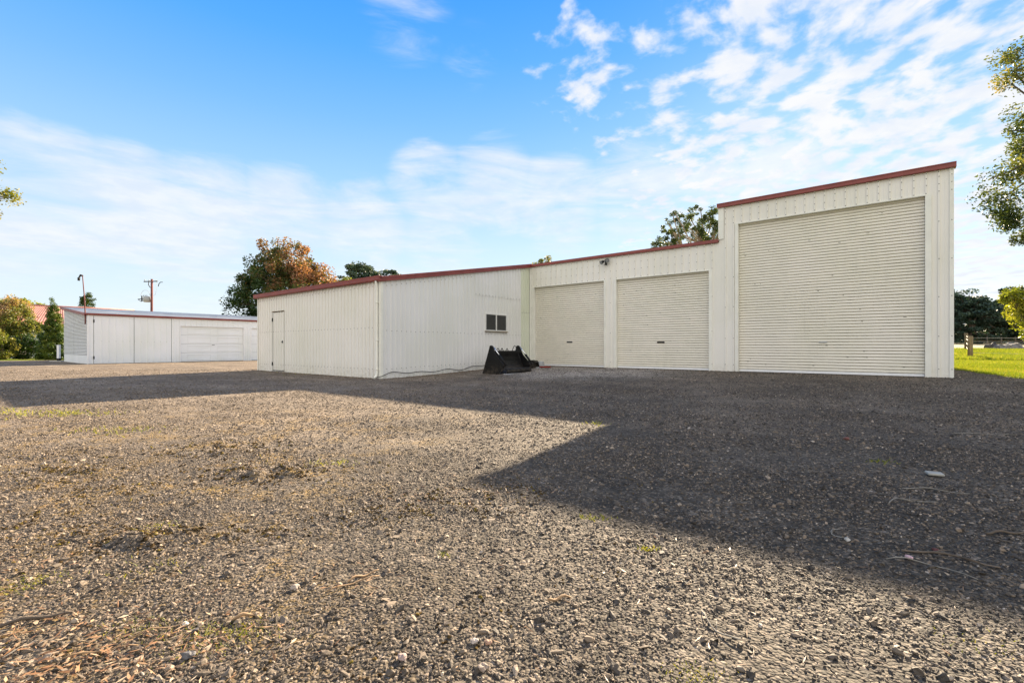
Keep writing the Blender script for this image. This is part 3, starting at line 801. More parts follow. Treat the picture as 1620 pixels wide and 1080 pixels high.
# dark interior backing behind windows
# roller doors
def roller(d, hu, hz, hw, dark=True):
    mb = MB(); PR = lambda s, o, z: (s, WD+.13-o, z)
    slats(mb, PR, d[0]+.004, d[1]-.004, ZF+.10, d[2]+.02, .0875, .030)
    # dents and scuffs
    for _ in range(int(14*(d[1]-d[0])/3.5*(d[2]/3.6))):
        s = rnd.uniform(d[0]+.1, d[1]-.15); z = ZF+.10+.0875*rnd.randint(2, int((d[2]-.4)/.0875)); w = rnd.uniform(.02, .07)
        mb.box(s, s+w, WD+.099, WD+.112, z-.006, z+.008, 1)
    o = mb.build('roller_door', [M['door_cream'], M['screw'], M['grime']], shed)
    mb = MB(); mb.box(d[0]+.006, d[1]-.006, WD+.10, WD+.15, ZF+.032, ZF+.10); mb.build('bottom_rail', M['whitep'], o, bevel=.004)
    mb = MB(); mb.box(d[0]+.008, d[1]-.008, WD+.105, WD+.145, ZF+.013, ZF+.031); mb.build('rubber_seal', M['rubber'], o)
    mb = MB()
    mb.box(hu-hw/2, hu+hw/2, WD+.092, WD+.118, hz-.03, hz+.03) if dark else mb.box(hu-hw/2, hu+hw/2, WD+.098, WD+.118, hz-.018, hz+.018)
    mb.tube([(hu-hw/2+.02, WD+.085, hz), (hu+hw/2-.02, WD+.085, hz)], .012)
    mb.build('handle', M['rubber'] if dark else M['grey'], o, bevel=.004)
    return o
roller(D1, 1.98, 1.215, .27)['label'] = 'first roller door beside the black bucket'
roller(D2, 5.91, 1.18, .28)['label'] = 'middle roller door next to the tall bay'
roller(D3, 10.93, 1.15, .22, False)['label'] = 'tall roller door of the high bay'

# access door
mb = MB(); P = lambda s, o, z: (s, -o-.004, z)
ribbed(mb, P, DX0+.012, DX1-.012, .205, lambda s: .07, lambda s: DZ-.02, screws=[.30, 1.62], depth=.026)
dr = mb.build('door', [M['wall_cream'], M['screw']], shed)
mb = MB(); mb.box(DX0-.004, DX0+.010, -.013, .01, .0, DZ); mb.build('door_gap', M['dark'], dr)
mb = MB(); mb.box(DX0-.04, DX1+.0, -.034, -.004, DZ+.0, DZ+.028); mb.build('drip_cap', M['timber'], dr)
for z in (2.12, .32):
    mb = MB(); mb.box(DX0-.03, DX0+.03, -.036, -.017, z-.07, z+.07); mb.build('hinge', M['black'], dr)
mb = MB(); mb.box(DX1-.11, DX1-.06, -.034, -.018, 1.16, 1.27); mb.tube([(DX1-.085, -.03, 1.21), (DX1-.085, -.075, 1.21)], .022); mb.build('handle', M['black'], dr)
mb = MB(); mb.box(DX0, DX1, -.06, -.001, -.02, .045); mb.build('threshold', M['concrete'], dr)

# side window with two louvred panes
mb = MB()
y0, y1, z0, z1 = 4.88, 6.22, 1.643, 2.348
mb.box(.0, .045, y0, y1, z0, z0+.045); mb.box(.0, .045, y0, y1, z1-.045, z1); mb.box(.0, .045, y0, y0+.045, z0+.046, z1-.046); mb.box(.0, .045, y1-.045, y1, z0+.046, z1-.046)
mb.box(.0, .043, (y0+y1)/2-.03, (y0+y1)/2+.03, z0+.046, z1-.046)
win = mb.build('window', M['alu'], shed, bevel=.003)
for a, b in ((y0+.047, (y0+y1)/2-.032), ((y0+y1)/2+.032, y1-.047)):
    mb = MB()
    n = 7
    for i in range(n):
        zc = z0+.05+(i+.5)*(z1-z0-.10)/n
        mb.face([(.008, a, zc+.052), (.036, a, zc-.048), (.036, b, zc-.048), (.008, b, zc+.052)])
    mb.face([(-.02, a, z0+.04), (-.02, b, z0+.04), (-.02, b, z1-.04), (-.02, a, z1-.04)])
    mb.build('louvre_pane', M['glass'], win)
mb = MB(); mb.box(.02, .085, y0-.03, y1+.03, z0-.035, z0-.004); mb.build('sill', M['timber'], win)

# downpipe at the corner
mb = MB()
px_, py_ = -.125, -.075
mb.tube([(px_, -.10, ev_z-.0), (px_, -.09, ev_z-.06), (px_, py_, ev_z-.16), (px_, py_, 1.5), (px_, py_, .16), (px_, py_-.03, .07), (px_+.02, py_-.12, .03)], .042, 10)
dp = mb.build('downpipe', M['trim'], shed)
for z in (.30, 1.22, 2.4):
    mb = MB(); mb.tube([(px_, py_, z-.02), (px_, py_, z+.02)], .049, 10); mb.box(px_-.085, px_+.085, -.040, -.028, z-.02, z+.02); mb.build('bracket', M['trim'], dp)

# security light over the pillar between the doors
sl = MB(); u = 3.76; sl.box(u-.06, u+.06, WD-.055, WD-.012, 4.36, 4.48); sl.tube([(u, WD-.05, 4.40), (u, WD-.13, 4.36)], .018)
sl = sl.build('security_light', M['black'], shed, bevel=.004)
for s in (-1, 1):
    h = MB(); c = Vector((u+s*.11, WD-.17, 4.42 if s > 0 else 4.36)); d = Vector((s*.35, -.8, -.5)).normalized()
    h.tube([(u, WD-.10, 4.42), c-d*.04], .014)
    h.tube([c-d*.09, c-d*.05, c+d*.02, c+d*.07], [.03, .055, .062, .082], 12)
    hd = h.build('lamp_head', M['black'], sl)
    h = MB(); h.tube([c+d*.071, c+d*.075], .074, 12); h.build('lens', M['lens'], hd)
h = MB(); h.tube([(u+.02, WD-.11, 4.33), (u+.02, WD-.12, 4.24)], [.03, .045], 10); h.build('motion_sensor', M['black'], sl)

# ================================================================== cable strung along the side wall
mb = MB(); pts = []
for i in range(60):
    t = i/59*6.9; z = .10+gz(t)+.02+.05*math.sin(t*2.3)*math.cos(t*.7)+.03*math.sin(t*5)
    if t < .35: z = .05+.35*t
    x, y = to_world(.05+.012*math.sin(t*3), t); pts.append((x, y, z+.04))
x, y = to_world(-.10, -.16); pts.insert(0, (x, y, .05)); x, y = to_world(.06, -.12); pts.insert(1, (x, y, .07))
mb.tube(pts, .011, 6)
tag(mb.build('cable', M['rubber']), 'black cable strung loosely along the foot of the grey side wall', 'cable')

# ================================================================== loader bucket
bx, by = to_world(.75, 2.93)
b0x, b0y = at(763, 16.45)
gb = float(ground_z(b0x, b0y))
bk = empty('loader_bucket', (b0x, b0y, gb+.01), RZ)
tag(bk, 'black steel loader bucket with chromed rams standing by the side wall', 'loader bucket')
prof = [(0, 0), (.10, .28), (.22, .62), (.33, .93), (.40, .99), (.47, .95), (.62, .66), (.92, .38), (.98, .28), (.90, .10), (.62, .0)]
BW = 1.5
for y in (0, BW):
    mb = MB(); mb.prism(prof, 1, y, y+.04)
    sp = mb.build('side_plate', M['black'], bk, bevel=.006)
    mb = MB(); mb.tube([(.40, y-.02, .93), (.40, y+.06, .93)], .055, 12); mb.build('pivot_pin', M['black'], sp)
    mb = MB(); mb.tube([(.93, y-.03, .30), (.93, y+.07, .30)], .045, 12); mb.build('pivot_pin', M['black'], sp)
# curved shell
mb = MB(); cur = []
for i in range(13):
    t = i/12; a = math.pi*.5+t*math.pi*.62
    cur.append((.62+.42*math.cos(a)*.75, .42+.36*math.sin(a)))
cur = [(.56, .74), (.53, .60), (.54, .45), (.60, .30), (.70, .17), (.82, .08), (1.02, .02)]
for (a, za), (b, zb2) in zip(cur, cur[1:]):
    mb.bar(((a+b)/2 - (b-a)/2, .045+(BW-.045)/2, za), ((a+b)/2+(b-a)/2, .045+(BW-.045)/2, zb2), BW-.05, .022)
mb.build('shell', M['black'], bk)
mb = MB(); mb.box(.42, .56, .045, BW-.005, .70, .80); mb.build('top_beam', M['black'], bk, bevel=.01)
mb = MB(); mb.prism([(.96, .0), (1.16, .0), (1.0, .035), (.96, .035)], 1, .0, BW+.03); mb.build('cutting_edge', M['grey'], bk)
# clam jaw at the front
mb = MB(); jaw = [(.96, .20), (1.04, .16), (1.06, .10), (1.02, .05)]
for (a, za), (b, zb2) in zip(jaw, jaw[1:]):
    mb.bar((a, .045+(BW-.045)/2, za), (b, .045+(BW-.045)/2, zb2), BW-.14, .02)
mb.build('jaw', M['black'], bk)
for y in (.10, BW+.10):
    mb = MB(); a = Vector((.43, y, .93)); b = Vector((.98, y, .33)); mid = a+(b-a)*.48
    mb.tube([mid, b], .040, 10); mb.tube([b-Vector((0,.05,0)), b+Vector((0,.05,0))], .035, 8)
    ram = mb.build('ram', M['black'], bk)
    mb = MB(); mb.tube([a, mid], .021, 10); mb.build('rod', M['chrome'], ram)
for (ya, yb, h, x_) in ((.45, .62, .10, .45), (.70, .86, .09, .48), (1.05, 1.35, .19, .50), (.15, .35, .10, .5)):
    mb = MB(); pts = []
    for i in range(13):
        t = i/12*math.pi; pts.append((x_+.03*math.sin(2*t), (ya+yb)/2-(yb-ya)/2*math.cos(t), .79+h*math.sin(t)))
    mb.tube(pts, .013, 6); mb.build('hose', M['rubber'], bk)
mb = MB(); mb.tube([(.52, 1.3, .80), (.60, 1.32, .6), (.72, 1.28, .42)], .010, 6); mb.build('hose', M['rubber'], bk)
for y in (.7, 1.35):
    mb = MB(); mb.prism([(.30, .12), (.44, .70), (.58, .70), (.50, .45), (.62, .1)], 1, y, y+.03); mb.build('rib_plate', M['black'], bk)

# odds and ends beside the bucket
def place(px, D): x, y = at(px, D); return x, y, float(yard_z(x, y))
x, y, z = place(841, 18.6)
t = empty('small_bucket', (x, y, z), RZ+.3); tag(t, 'small black digging bucket lying between the loader bucket and first roller door', 'bucket')
pr = [(-.22, .0), (-.25, .14), (-.16, .27), (.02, .31), (.18, .28), (.22, .22), (.25, .04)]
mb = MB()
for y_ in (-.24, .22): mb.prism(pr, 1, y_, y_+.02)
mb.build('side_plate', M['black'], t)
mb = MB()
for (a, za), (b, zb2) in zip(pr, pr[1:-1]): mb.bar((a, 0, za), (b, 0, zb2), .44, .02)
mb.build('shell', M['black'], t)
mb = MB()
for k in range(4): mb.prism([(.22, .02), (.34, .0), (.22, .05)], 1, -.2+k*.12, -.16+k*.12)
mb.build('teeth', M['grey'], t)
x, y, z = place(854, 19.3)
mb = MB(); mb.tube([(0, 0, .0), (0, 0, .03), (0, 0, .2), (0, 0, .235), (0, 0, .24)], [.19, .20, .17, .165, .10], 16)
o = mb.build('tub', M['grey']); o.location = (x, y, z); tag(o, 'upturned grey plastic tub against the foot of the first roller door', 'tub')
x, y, z = place(856, 18.9)
mb = MB(); mb.box(-.42, .42, -.05, .05, 0, .05)
o = mb.build('red_beam', M['redpaint'], bevel=.006); o.location = (x, y, z+.005); o.rotation_euler = (0, 0, RZ+.12); tag(o, 'short dull red steel beam lying in front of the first roller door', 'beam')
x, y, z = place(800, 17.1)
for i, (dx, L, lab) in enumerate(((-.35, .55, 'short pale timber packer under the left end of the loader bucket'), (.55, .7, 'longer pale timber packer in front of the right end of the loader bucket'))):
    mb = MB(); mb.box(-L/2, L/2, -.045, .045, 0, .045)
    o = mb.build('timber_block', M['palebark'], bevel=.005); o.location = (x+dx, y+dx*.5-.15, z+.012+.0*i); o.rotation_euler = (0, 0, .2-i*.5); tag(o, lab, 'timber block')

# ================================================================== LEFT SHED
L0 = Vector((-25.05, 27.8))
ls = empty('garage_shed', (L0.x, L0.y, 0), RZ)
tag(ls, 'long low white metal garage with panel lift door and skillion roof', 'garage')
LE, LR, LW, LL = 2.90, 3.62, 7.2, 15.5
F_ = lambda s, o, z: (o, s, z)
mb = MB()
GD = (4.69, 8.60, 2.40); GD2 = (9.17, 13.0, 2.40)
ribbed(mb, F_, 0, .26, .5, lambda s: -.05, lambda s: LE, depth=.006, ribw=.03, phase=.4)
ribbed(mb, F_, 4.17, LL, .33, lambda s: -.05, lambda s: LE, depth=.022, ribw=.045, cuts=[(GD[0], GD[1], None, GD[2]), (GD2[0], GD2[1], None, GD2[2])], screws=[1.3])
mb.box(-.05, -.02, .20, 4.25, 2.55, LE)
mb.box(-.03, .0, -.0, .08, -.05, LE)
mb.build('wall', [M['white'], M['screw']], ls)['label'] = 'white ribbed front wall'
for a, b in ((.275, 2.18), (2.20, 4.155)):
    mb = MB(); ribbed(mb, F_, a, b, .335, lambda s: .02, lambda s: LE-.03, depth=.022, ribw=.045, phase=a+.02, screws=[1.35])
    sd = mb.build('sliding_door', [M['white'], M['screw']], ls)
    mb = MB(); mb.box(-.02, .004, a-.014, a+.004, .02, LE-.03); mb.build('door_gap', M['dark'], sd)
    if a < 1:
        for z in (2.55, .38):
            mb = MB(); mb.box(.0, .03, a-.03, a+.03, z-.09, z+.09); mb.build('hinge', M['black'], sd)
mb = MB(); mb.box(-.02, .005, 4.155, 4.172, .02, LE-.03, 0)
mb.build('door_gap', M['dark'], ls)
for gd in (GD, GD2):
    mb = MB(); n = 4; hh = (gd[2]-.03)/n
    for i in range(n):
        z0 = .03+i*hh
        mb.box(-.10, -.06, gd[0]+.01, gd[1]-.01, z0+.006, z0+hh-.006)
        w = (gd[1]-gd[0])
        for c in range(2):
            a = gd[0]+w*(.10+.47*c); b = a+w*.36
            for q in ((a, b, z0+.11, z0+.13), (a, b, z0+hh-.13, z0+hh-.11)): mb.box(-.06, -.038, q[0], q[1], q[2], q[3])
            for q in ((a, a+.02), (b-.02, b)): mb.box(-.0599, -.0482, q[0], q[1], z0+.131, z0+hh-.131)
    gdo = mb.build('panel_door', M['white'], ls, bevel=.003)
    mb = MB(); mb.box(-.06, -.02, (gd[0]+gd[1])/2-.08, (gd[0]+gd[1])/2+.08, 1.14, 1.18); mb.build('handle', M['grey'], gdo)
    mb = MB(); mb.box(-.13, -.101, gd[0], gd[1], 0, gd[2]); mb.build('backing', M['grey'], gdo)
mb = MB()
for gd in (GD, GD2):
    mb.box(-.09, .022, gd[0]-.08, gd[0], -.02, gd[2]+.07); mb.box(-.09, .022, gd[1], gd[1]+.08, -.02, gd[2]+.07); mb.box(-.09, .022, gd[0], gd[1], gd[2], gd[2]+.07)
mb.build('door_frame', M['whitep'], ls, bevel=.004)
# end wall: horizontal corrugated above a plain base
mb = MB()
n = 34; z0 = .52
E_ = lambda s, o, z: (s, -o, z)
topL = lambda x: LE+(LR-LE)*(-x/LW)
zz = z0; p = .0885
while zz < LR-.02:
    for t0, d0, t1, d1 in ((0, -.02, .15, -.02), (.15, -.02, .3, .028), (.3, .028, .7, .032), (.7, .032, .82, .02), (.82, .02, 1, -.02)):
        za, zb2 = zz+t0*p, zz+t1*p
        # clip against the sloping top
        xa = min(0, -LW*(za-LE)/(LR-LE)) if za > LE else 0; xb = min(0, -LW*(zb2-LE)/(LR-LE)) if zb2 > LE else 0
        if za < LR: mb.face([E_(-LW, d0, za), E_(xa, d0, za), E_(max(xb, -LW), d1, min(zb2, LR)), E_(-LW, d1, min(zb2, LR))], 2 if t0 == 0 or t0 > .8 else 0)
    zz += p
mb.face([E_(-LW, .012, -.05), E_(0, .012, -.05), E_(0, .012, z0), E_(-LW, .012, z0)], 0)
mb.box(-3.9, -3.88, -.026, -.018, z0, 3.25, 1)
for xw in (-LW+.02, -3.9, -.05):
    for k in range(9): mb.disc((xw, -.022, .6+k*.3), (0, -1, 0), .016, 6, 1)
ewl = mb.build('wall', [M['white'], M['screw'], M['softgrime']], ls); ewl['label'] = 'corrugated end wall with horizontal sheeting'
mb = MB(); mb.box(-LW, 0, LL-.02, LL, -.05, LE); mb.box(-LW-.02, -LW, 0, LL, -.05, LR-.03); mb.build('wall', M['white'], ls)['label'] = 'hidden rear wall'
mb = MB(); mb.box(-.02, .03, -.03, .07, -.03, LE); mb.build('corner_flashing', M['whitep'], ls)
mb = MB(); y = -.15
k = -.15
while k < LL+.1:
    prof = [(k, 0), (k+.05, .018), (k+.10, .0), (k+.15, .018), (k+.20, 0)]
    for (a, da), (b, db) in zip(prof, prof[1:]):
        mb.face([(.10, a, LE+.10+da), (.10, b, LE+.10+db), (-LW-.15, b, LR+.115+db), (-LW-.15, a, LR+.115+da)])
    k += .20
mb.build('roof', M['zinc'], ls)
mb = MB(); mb.prism([(0+.0, LE), (.10, LE), (.115, LE+.03), (.115, LE+.11), (0.0, LE+.09)], 1, -.16, LL+.1); mb.build('gutter', M['red'], ls)
mb = MB(); mb.bar((.12, -.16, LE+.03), (-LW-.16, -.16, LR+.045), .03, .17); mb.build('barge_capping', M['red'], ls)
# lamp mast fixed to the corner
mb = MB(); mb.tube([(-.03, -.10, 2.35), (-.03, -.10, 2.9), (-.08, -.13, 3.9), (-.17, -.20, 5.22)], [.036, .032, .028, .024], 8)
ms = mb.build('lamp_mast', M['polewood'], ls)
mb = MB(); mb.tube([(-.17, -.20, 5.20), (-.28, -.26, 5.24), (-.42, -.32, 5.12)], [.05, .06, .03], 8); mb.tube([(-.40, -.32, 5.10), (-.41, -.33, 4.92)], [.07, .055], 10); mb.build('lamp_head', M['dark'], ms)

# white bollard
x, y, _ = at(93, 32.4, 572); z = float(yard_z(x, y))
t = empty('bollard', (x, y, z)); tag(t, 'white square post on a concrete pad beside the garage end wall', 'post')
mb = MB(); mb.box(-.075, .075, -.075, .075, .22, 1.14); mb.build('post', M['whitep'], t, bevel=.01)
mb = MB(); mb.box(-.077, .077, -.077, .077, .05, .22); mb.build('base_band', M['black'], t)
mb = MB(); mb.box(-.5, .32, -.2, .25, -.02, .05); mb.build('pad', M['concrete'], t, bevel=.02)

# ================================================================== HOUSE
hp = Vector((-47.6, 50)) - 9.5*EY
hs = empty('house', (hp.x, hp.y, 0), RZ); tag(hs, 'white weatherboard house with red metal hip roof behind the garden', 'house')
HW, HL, HE, HR = 4.2, 19.5, 3.15, 5.25
mb = MB(); k = -.1
while k < HE:
    for (y0, y1, x0, x1) in ((0, 0, -HW+.5, HW-.5),): mb.face([(x0, -.02, k), (x1, -.02, k), (x1, .0, k+.18), (x0, .0, k+.18)])
    mb.face([(HW-.48, 0, k), (HW-.48, HL, k), (HW-.5, HL, k+.18), (HW-.5, 0, k+.18)])
    k += .18
mb.box(-HW+.5, -HW+.55, 0.01, HL, -.1, HE); mb.box(-HW+.55, HW-.55, HL-.05, HL, -.1, HE)
mb.build('wall', M['white'], hs)
mb = MB()
def corr(a, b, c, d, n):
    a, b, c, d = map(Vector, (a, b, c, d))   # a-b eave, c-d ridge end matching b,a
    nrm = (b-a).cross(d-a).normalized()
    for i in range(n):
        for (t0, h0, t1, h1) in ((0, 0, .5, .03), (.5, .03, 1, 0)):
            u0 = (i+t0)/n; u1 = (i+t1)/n
            mb.face([a.lerp(b, u0)+nrm*h0, a.lerp(b, u1)+nrm*h1, d.lerp(c, u1)+nrm*h1, d.lerp(c, u0)+nrm*h0])
corr((HW, -.5, HE), (HW, HL+.5, HE), (0, HL-4, HR), (0, 4.2, HR), 90)
corr((-HW, HL+.5, HE), (-HW, -.5, HE), (0, 4.2, HR), (0, HL-4, HR), 90)
corr((-HW, -.5, HE), (HW, -.5, HE), (0, 4.2, HR), (0, 4.2, HR), 34)
corr((HW, HL+.5, HE), (-HW, HL+.5, HE), (0, HL-4, HR), (0, HL-4, HR), 34)
rf = mb.build('roof', M['redroof'], hs)
mb = MB(); mb.tube([(0, 4.2, HR+.03), (0, HL-4, HR+.03)], .09, 8); mb.tube([(HW, -.5, HE+.03), (0, 4.2, HR+.03)], .08, 8); mb.tube([(-HW, -.5, HE+.03), (0, 4.2, HR+.03)], .08, 8); mb.build('ridge_capping', M['redroof'], rf)
mb = MB(); mb.box(HW-.02, HW+.10, -.6, HL+.6, HE-.2, HE-.02); mb.box(-HW-.1, HW-.03, -.6, -.48, HE-.2, HE-.02); mb.build('gutter', M['red'], hs)
for y0 in (3.0, 9.0, 13.5):
    mb = MB(); mb.box(HW-.52, HW-.44, y0, y0+1.6, 1.0, 2.3); f = mb.build('window', M['whitep'], hs)
    mb = MB(); mb.box(HW-.45, HW-.425, y0+.08, y0+1.52, 1.08, 2.22); mb.build('pane', M['glass'], f)

# ================================================================== POWER POLE
x, y = at(240, 70); zg = float(ground_z(x, y))
pp = empty('power_pole', (x, y, zg)); tag(pp, 'brown power pole with crossarm and transformer behind the garage', 'power pole')
mb = MB(); mb.tube([(0, 0, -.2), (0, 0, 6), (.03, 0, 11.1-zg)], [.19, .17, .15], 10); mb.build('pole', M['polewood'], pp)
zt = 10.75-zg
mb = MB(); mb.bar((-.95, -.3, zt-.06), (.62, .35, zt+.08), .12, .13); mb.build('crossarm', M['dark'], pp)
for s in ((-.85, -.26), (-.35, -.06), (.5, .28)):
    mb = MB(); mb.tube([(s[0], s[1], zt+.06), (s[0], s[1], zt+.12), (s[0], s[1], zt+.26)], [.03, .07, .04], 8); mb.build('insulator', M['grey'], pp)
mb = MB(); mb.tube([(.75, .3, zt-.7), (.85, .3, zt-.3), (1.05, .35, zt-.05), (1.35, .4, zt-.05)], .05, 6); mb.build('dropper', M['dark'], pp); mb = MB(); mb.tube([(-.35, -.1, zt-.05), (-.42, -.1, zt-.5), (-.25, 0, zt-.85), (-.05, 0, zt-.95)], .05, 6); mb.build('dropper', M['dark'], pp)
mb = MB(); zc = 8.1-zg; mb.tube([(-.62, -.1, zc-.42), (-.62, -.1, zc-.36), (-.62, -.1, zc+.34), (-.62, -.1, zc+.42)], [.38, .45, .45, .36], 14); tr = mb.build('transformer', M['grey'], pp)
mb = MB()
for q in (-1.0, -.75, -.5): mb.tube([(q, -.2, zc+.4), (q-.1, -.2, zc+.62)], [.05, .03], 6)
mb.bar((-1.9, -.2, zc-.02), (-1.0, -.2, zc+.1), .08, .1); mb.bar((-1.9, -.2, zc), (-1.4, -.2, zc-.35), .06, .06); mb.bar((-1.4, -.2, zc-.35), (-1.0, -.2, zc-.1), .06, .06); mb.tube([(-1.3,-.2,zc-.3),(-1.3,-.2,zc+.5)],.09,8)
mb.build('bushing', M['dark'], tr)
for z in (6.0, 5.5, 5.1):
    mb = MB(); mb.tube([(.15, 0, z-zg), (.42, 0, z-zg+.06)], [.12, .07], 8); mb.build('cable_clamp', M['polewood'], pp)
mb = MB(); pts = []
for i in range(12):
    t = i/11*math.pi; pts.append((-.85-.75*math.cos(t)*.9, -.1, zc+.5+.85*math.sin(t)))
mb.tube(pts, .022, 5); mb.tube([(.5,.28,zt+.1),(.55,.2,zt-1.2),(.45,.1,zt-2.0),(.2,0,zt-2.1)], .018, 5); mb.build('jumper_wire', M['grey'], pp)

# ================================================================== FENCE and rock pile on the right
fa = at(1535, 30); fb = at(1528.5, 42)
fn = empty('paddock_fence', (fa[0], fa[1], float(ground_z(*fa)))); tag(fn, 'farm fence of round timber posts and plain wire at the lawn edge', 'fence')
def fence_post(x, y, h, r):
    z = float(ground_z(x, y)); mb = MB(); o = Vector((x-fa[0], y-fa[1], z-float(ground_z(*fa))))
    mb.tube([o+Vector((0,0,-.2)), o+Vector((0,0,h*.5)), o+Vector((.01,0,h-.02)), o+Vector((.01,0,h))], [r*1.05, r, r*.96, r*.85], 12); mb.build('post', M['timber'], fn); return o
o1 = fence_post(fa[0], fa[1], 1.43, .13)
o2 = fence_post(fb[0], fb[1], 1.55, .13)
o3 = fence_post(fa[0]+8.5, fa[1]-4.0, 1.4, .11)
for h in (.35, .7, 1.05, 1.3):
    mb = MB()
    for a, b in ((o1, o2), (o1, o3)): mb.tube([a+Vector((0,0,h)), (a+b)/2+Vector((0,0,h-.03)), b+Vector((0,0,h))], .006, 4)
    mb.build('wire', M['grey'], fn)
# far rail fence under the cypresses
fp = at(1530, 85); f2 = empty('rail_fence', (fp[0], fp[1], float(ground_z(*fp)))); tag(f2, 'distant pale rail fence below the dark cypresses', 'fence')
for i in range(14):
    x = fp[0]+1+i*3.0; y = fp[1]+i*.4; z = float(ground_z(x, y))-float(ground_z(*fp))
    mb = MB(); mb.box(x-fp[0]-.07, x-fp[0]+.07, y-fp[1]-.07, y-fp[1]+.07, z-.1, z+1.3); mb.build('post', M['bark'], f2)
for h in (.6, 1.1):
    mb = MB(); mb.bar((.8, .0, h), (40.2, 5.2, h+.12), .05, .07); mb.build('rail', M['timber'], f2)

def boulder(name, loc, s, mt, seed, label, cat, group=None):
    import bmesh
    bm = bmesh.new(); bmesh.ops.create_icosphere(bm, subdivisions=3, radius=1)
    for v in bm.verts:
        n = noise.noise(v.co*1.1+Vector((seed*3.1, 0, 0)))*.5+noise.noise(v.co*2.7+Vector((0, seed, 0)))*.22
        v.co = v.co*(1+n); v.co.x *= s[0]; v.co.y *= s[1]; v.co.z *= s[2]
    me = bpy.data.meshes.new(name); bm.to_mesh(me); bm.free(); me.materials.append(mt)
    o = bpy.data.objects.new(name, me); COL.objects.link(o); o.location = loc; tag(o, label, cat, group); return o
M['rock'] = plain('pale_rock', (.17,.155,.145), .9, var=.45, vscale=2.5, bump=.7)
M['darkrock'] = plain('dark_rock', (.07,.06,.055), .9, var=.5, vscale=3, bump=.7)
for i, (px, D, s, mt, lab) in enumerate([(1572, 45, (.55,.5,.52), 'darkrock', 'darkest boulder at the left end of the rock heap by the fence'),
        (1583, 44.5, (.5,.5,.38), 'rock', 'low rounded boulder second from the left in the rock heap'),
        (1594, 45, (.75,.5,.42), 'rock', 'broad pale boulder in the middle of the rock heap'),
        (1607, 45.5, (.7,.6,.50), 'rock', 'tallest pale boulder at the right end of the rock heap'),
        (1600, 46.5, (.7,.5,.5), 'rock', 'upright grey boulder behind the middle of the rock heap'),
        (1588, 43.8, (.4,.3,.2), 'rock', 'small flat stone in front of the rock heap')]):
    x, y = at(px, D); boulder('boulder', (x, y, float(ground_z(x, y))+s[2]*.25), s, M[mt], i+1, lab, 'boulder', 'heap of rocks beyond the fence')

# ================================================================== TREES
def tree(name, loc, label, cat, crown, clumps, leaf, nleaf, mt, bark, trunk_r=.2, fork=None, group=None, tintf=None, csize=.6, flat=1.0, seed=1, trunk_top=None, elong=1.0, shell=.55, droop=0.0, limbs=True, thick=1.0, wts=1.3):
    """crown: list of ellipsoids (cx, cy, cz, rx, ry, rz) relative to the base; clumps: number; leaf: size in metres"""
    q = np.random.RandomState(seed); rr = random.Random(seed)
    t = empty(name, loc); tag(t, label, cat, group)
    vol = np.array([c[3]*c[4]*c[5] for c in crown])**.7; vol /= vol.sum()
    cents = []
    while len(cents) < clumps:
        c = crown[q.choice(len(crown), p=vol)]
        d = q.normal(size=3); d /= np.linalg.norm(d); r = q.uniform(shell**3, 1)**(1/3)
        cents.append(np.array([c[0]+d[0]*r*c[3], c[1]+d[1]*r*c[4], c[2]+d[2]*r*c[5]]))
    cents = np.array(cents)
    fork = fork or (0, 0, crown[0][2]-crown[0][5]*.6)
    mb = MB(); fk = Vector(fork)
    mid = Vector((fk.x*.4+rr.uniform(-.1,.1)*trunk_r*4, fk.y*.4, fk.z*.5))
    mb.tube([(0, 0, -.2), mid*.5, mid, fk], [trunk_r*1.25, trunk_r*1.02, trunk_r*.9, trunk_r*.75], 10)
    if limbs:
        order = q.permutation(len(cents))
        hubs = []
        for k in order[:7]:
            c = Vector(cents[k]); h = fk.lerp(c, .45)+Vector((rr.uniform(-.2,.2), rr.uniform(-.2,.2), .12*(c-fk).length)); hubs.append(h)
            mb.tube([fk, fk.lerp(h, .5)+Vector((0, 0, .05*(h-fk).length)), h], [trunk_r*.6, trunk_r*.45, trunk_r*.33], 7)
        for k in order[:min(len(cents), 90)]:
            c = Vector(cents[k]); h = min(hubs, key=lambda a: (a-c).length)
            w = h.lerp(c, .5)+Vector((rr.uniform(-.12,.12), rr.uniform(-.12,.12), .1))*csize
            mb.tube([h, w, c], [trunk_r*.28, trunk_r*.17, trunk_r*.06*thick+.006], 5, caps=False)
    mb.build('trunk', bark, t)
    # leaves
    n = nleaf; w = q.uniform(.4, wts, clumps); w /= w.sum(); ci = q.choice(clumps, n, p=w)
    cs = csize*q.uniform(.55, 1.25, clumps)
    off = q.normal(size=(n, 3)); off *= (q.uniform(.1, 1, n)**.5/np.linalg.norm(off, axis=1))[:, None]
    off[:, 2] *= flat
    pos = cents[ci]+off*cs[ci][:, None]
    if droop: pos[:, 2] -= droop*np.abs(q.normal(size=n))
    pos[:, 2] = np.maximum(pos[:, 2], .03)
    a1 = q.normal(size=(n, 3)); a1[:, 2] *= .6; a1 /= np.linalg.norm(a1, axis=1)[:, None]
    a2 = np.cross(a1, q.normal(size=(n, 3))); a2 /= np.linalg.norm(a2, axis=1)[:, None]
    L = leaf*q.uniform(.6, 1.35, n)[:, None]
    v0 = pos-a1*L*.5*elong; v2 = pos+a1*L*.5*elong; v1 = pos+a2*L*.34-a1*L*.05; v3 = pos-a2*L*.34-a1*L*.05
    V = np.stack([v0, v1, v2, v3], 1).reshape(-1, 3)
    cl = q.uniform(-.22, .22, clumps)
    tint = np.clip((tintf(pos) if tintf else .5)+cl[ci]+q.normal(0, .12, n), 0, 1)
    npmesh('crown', V, np.arange(4*n), 4, mt, t, attr={'tint': np.repeat(tint, 4)})
    return t

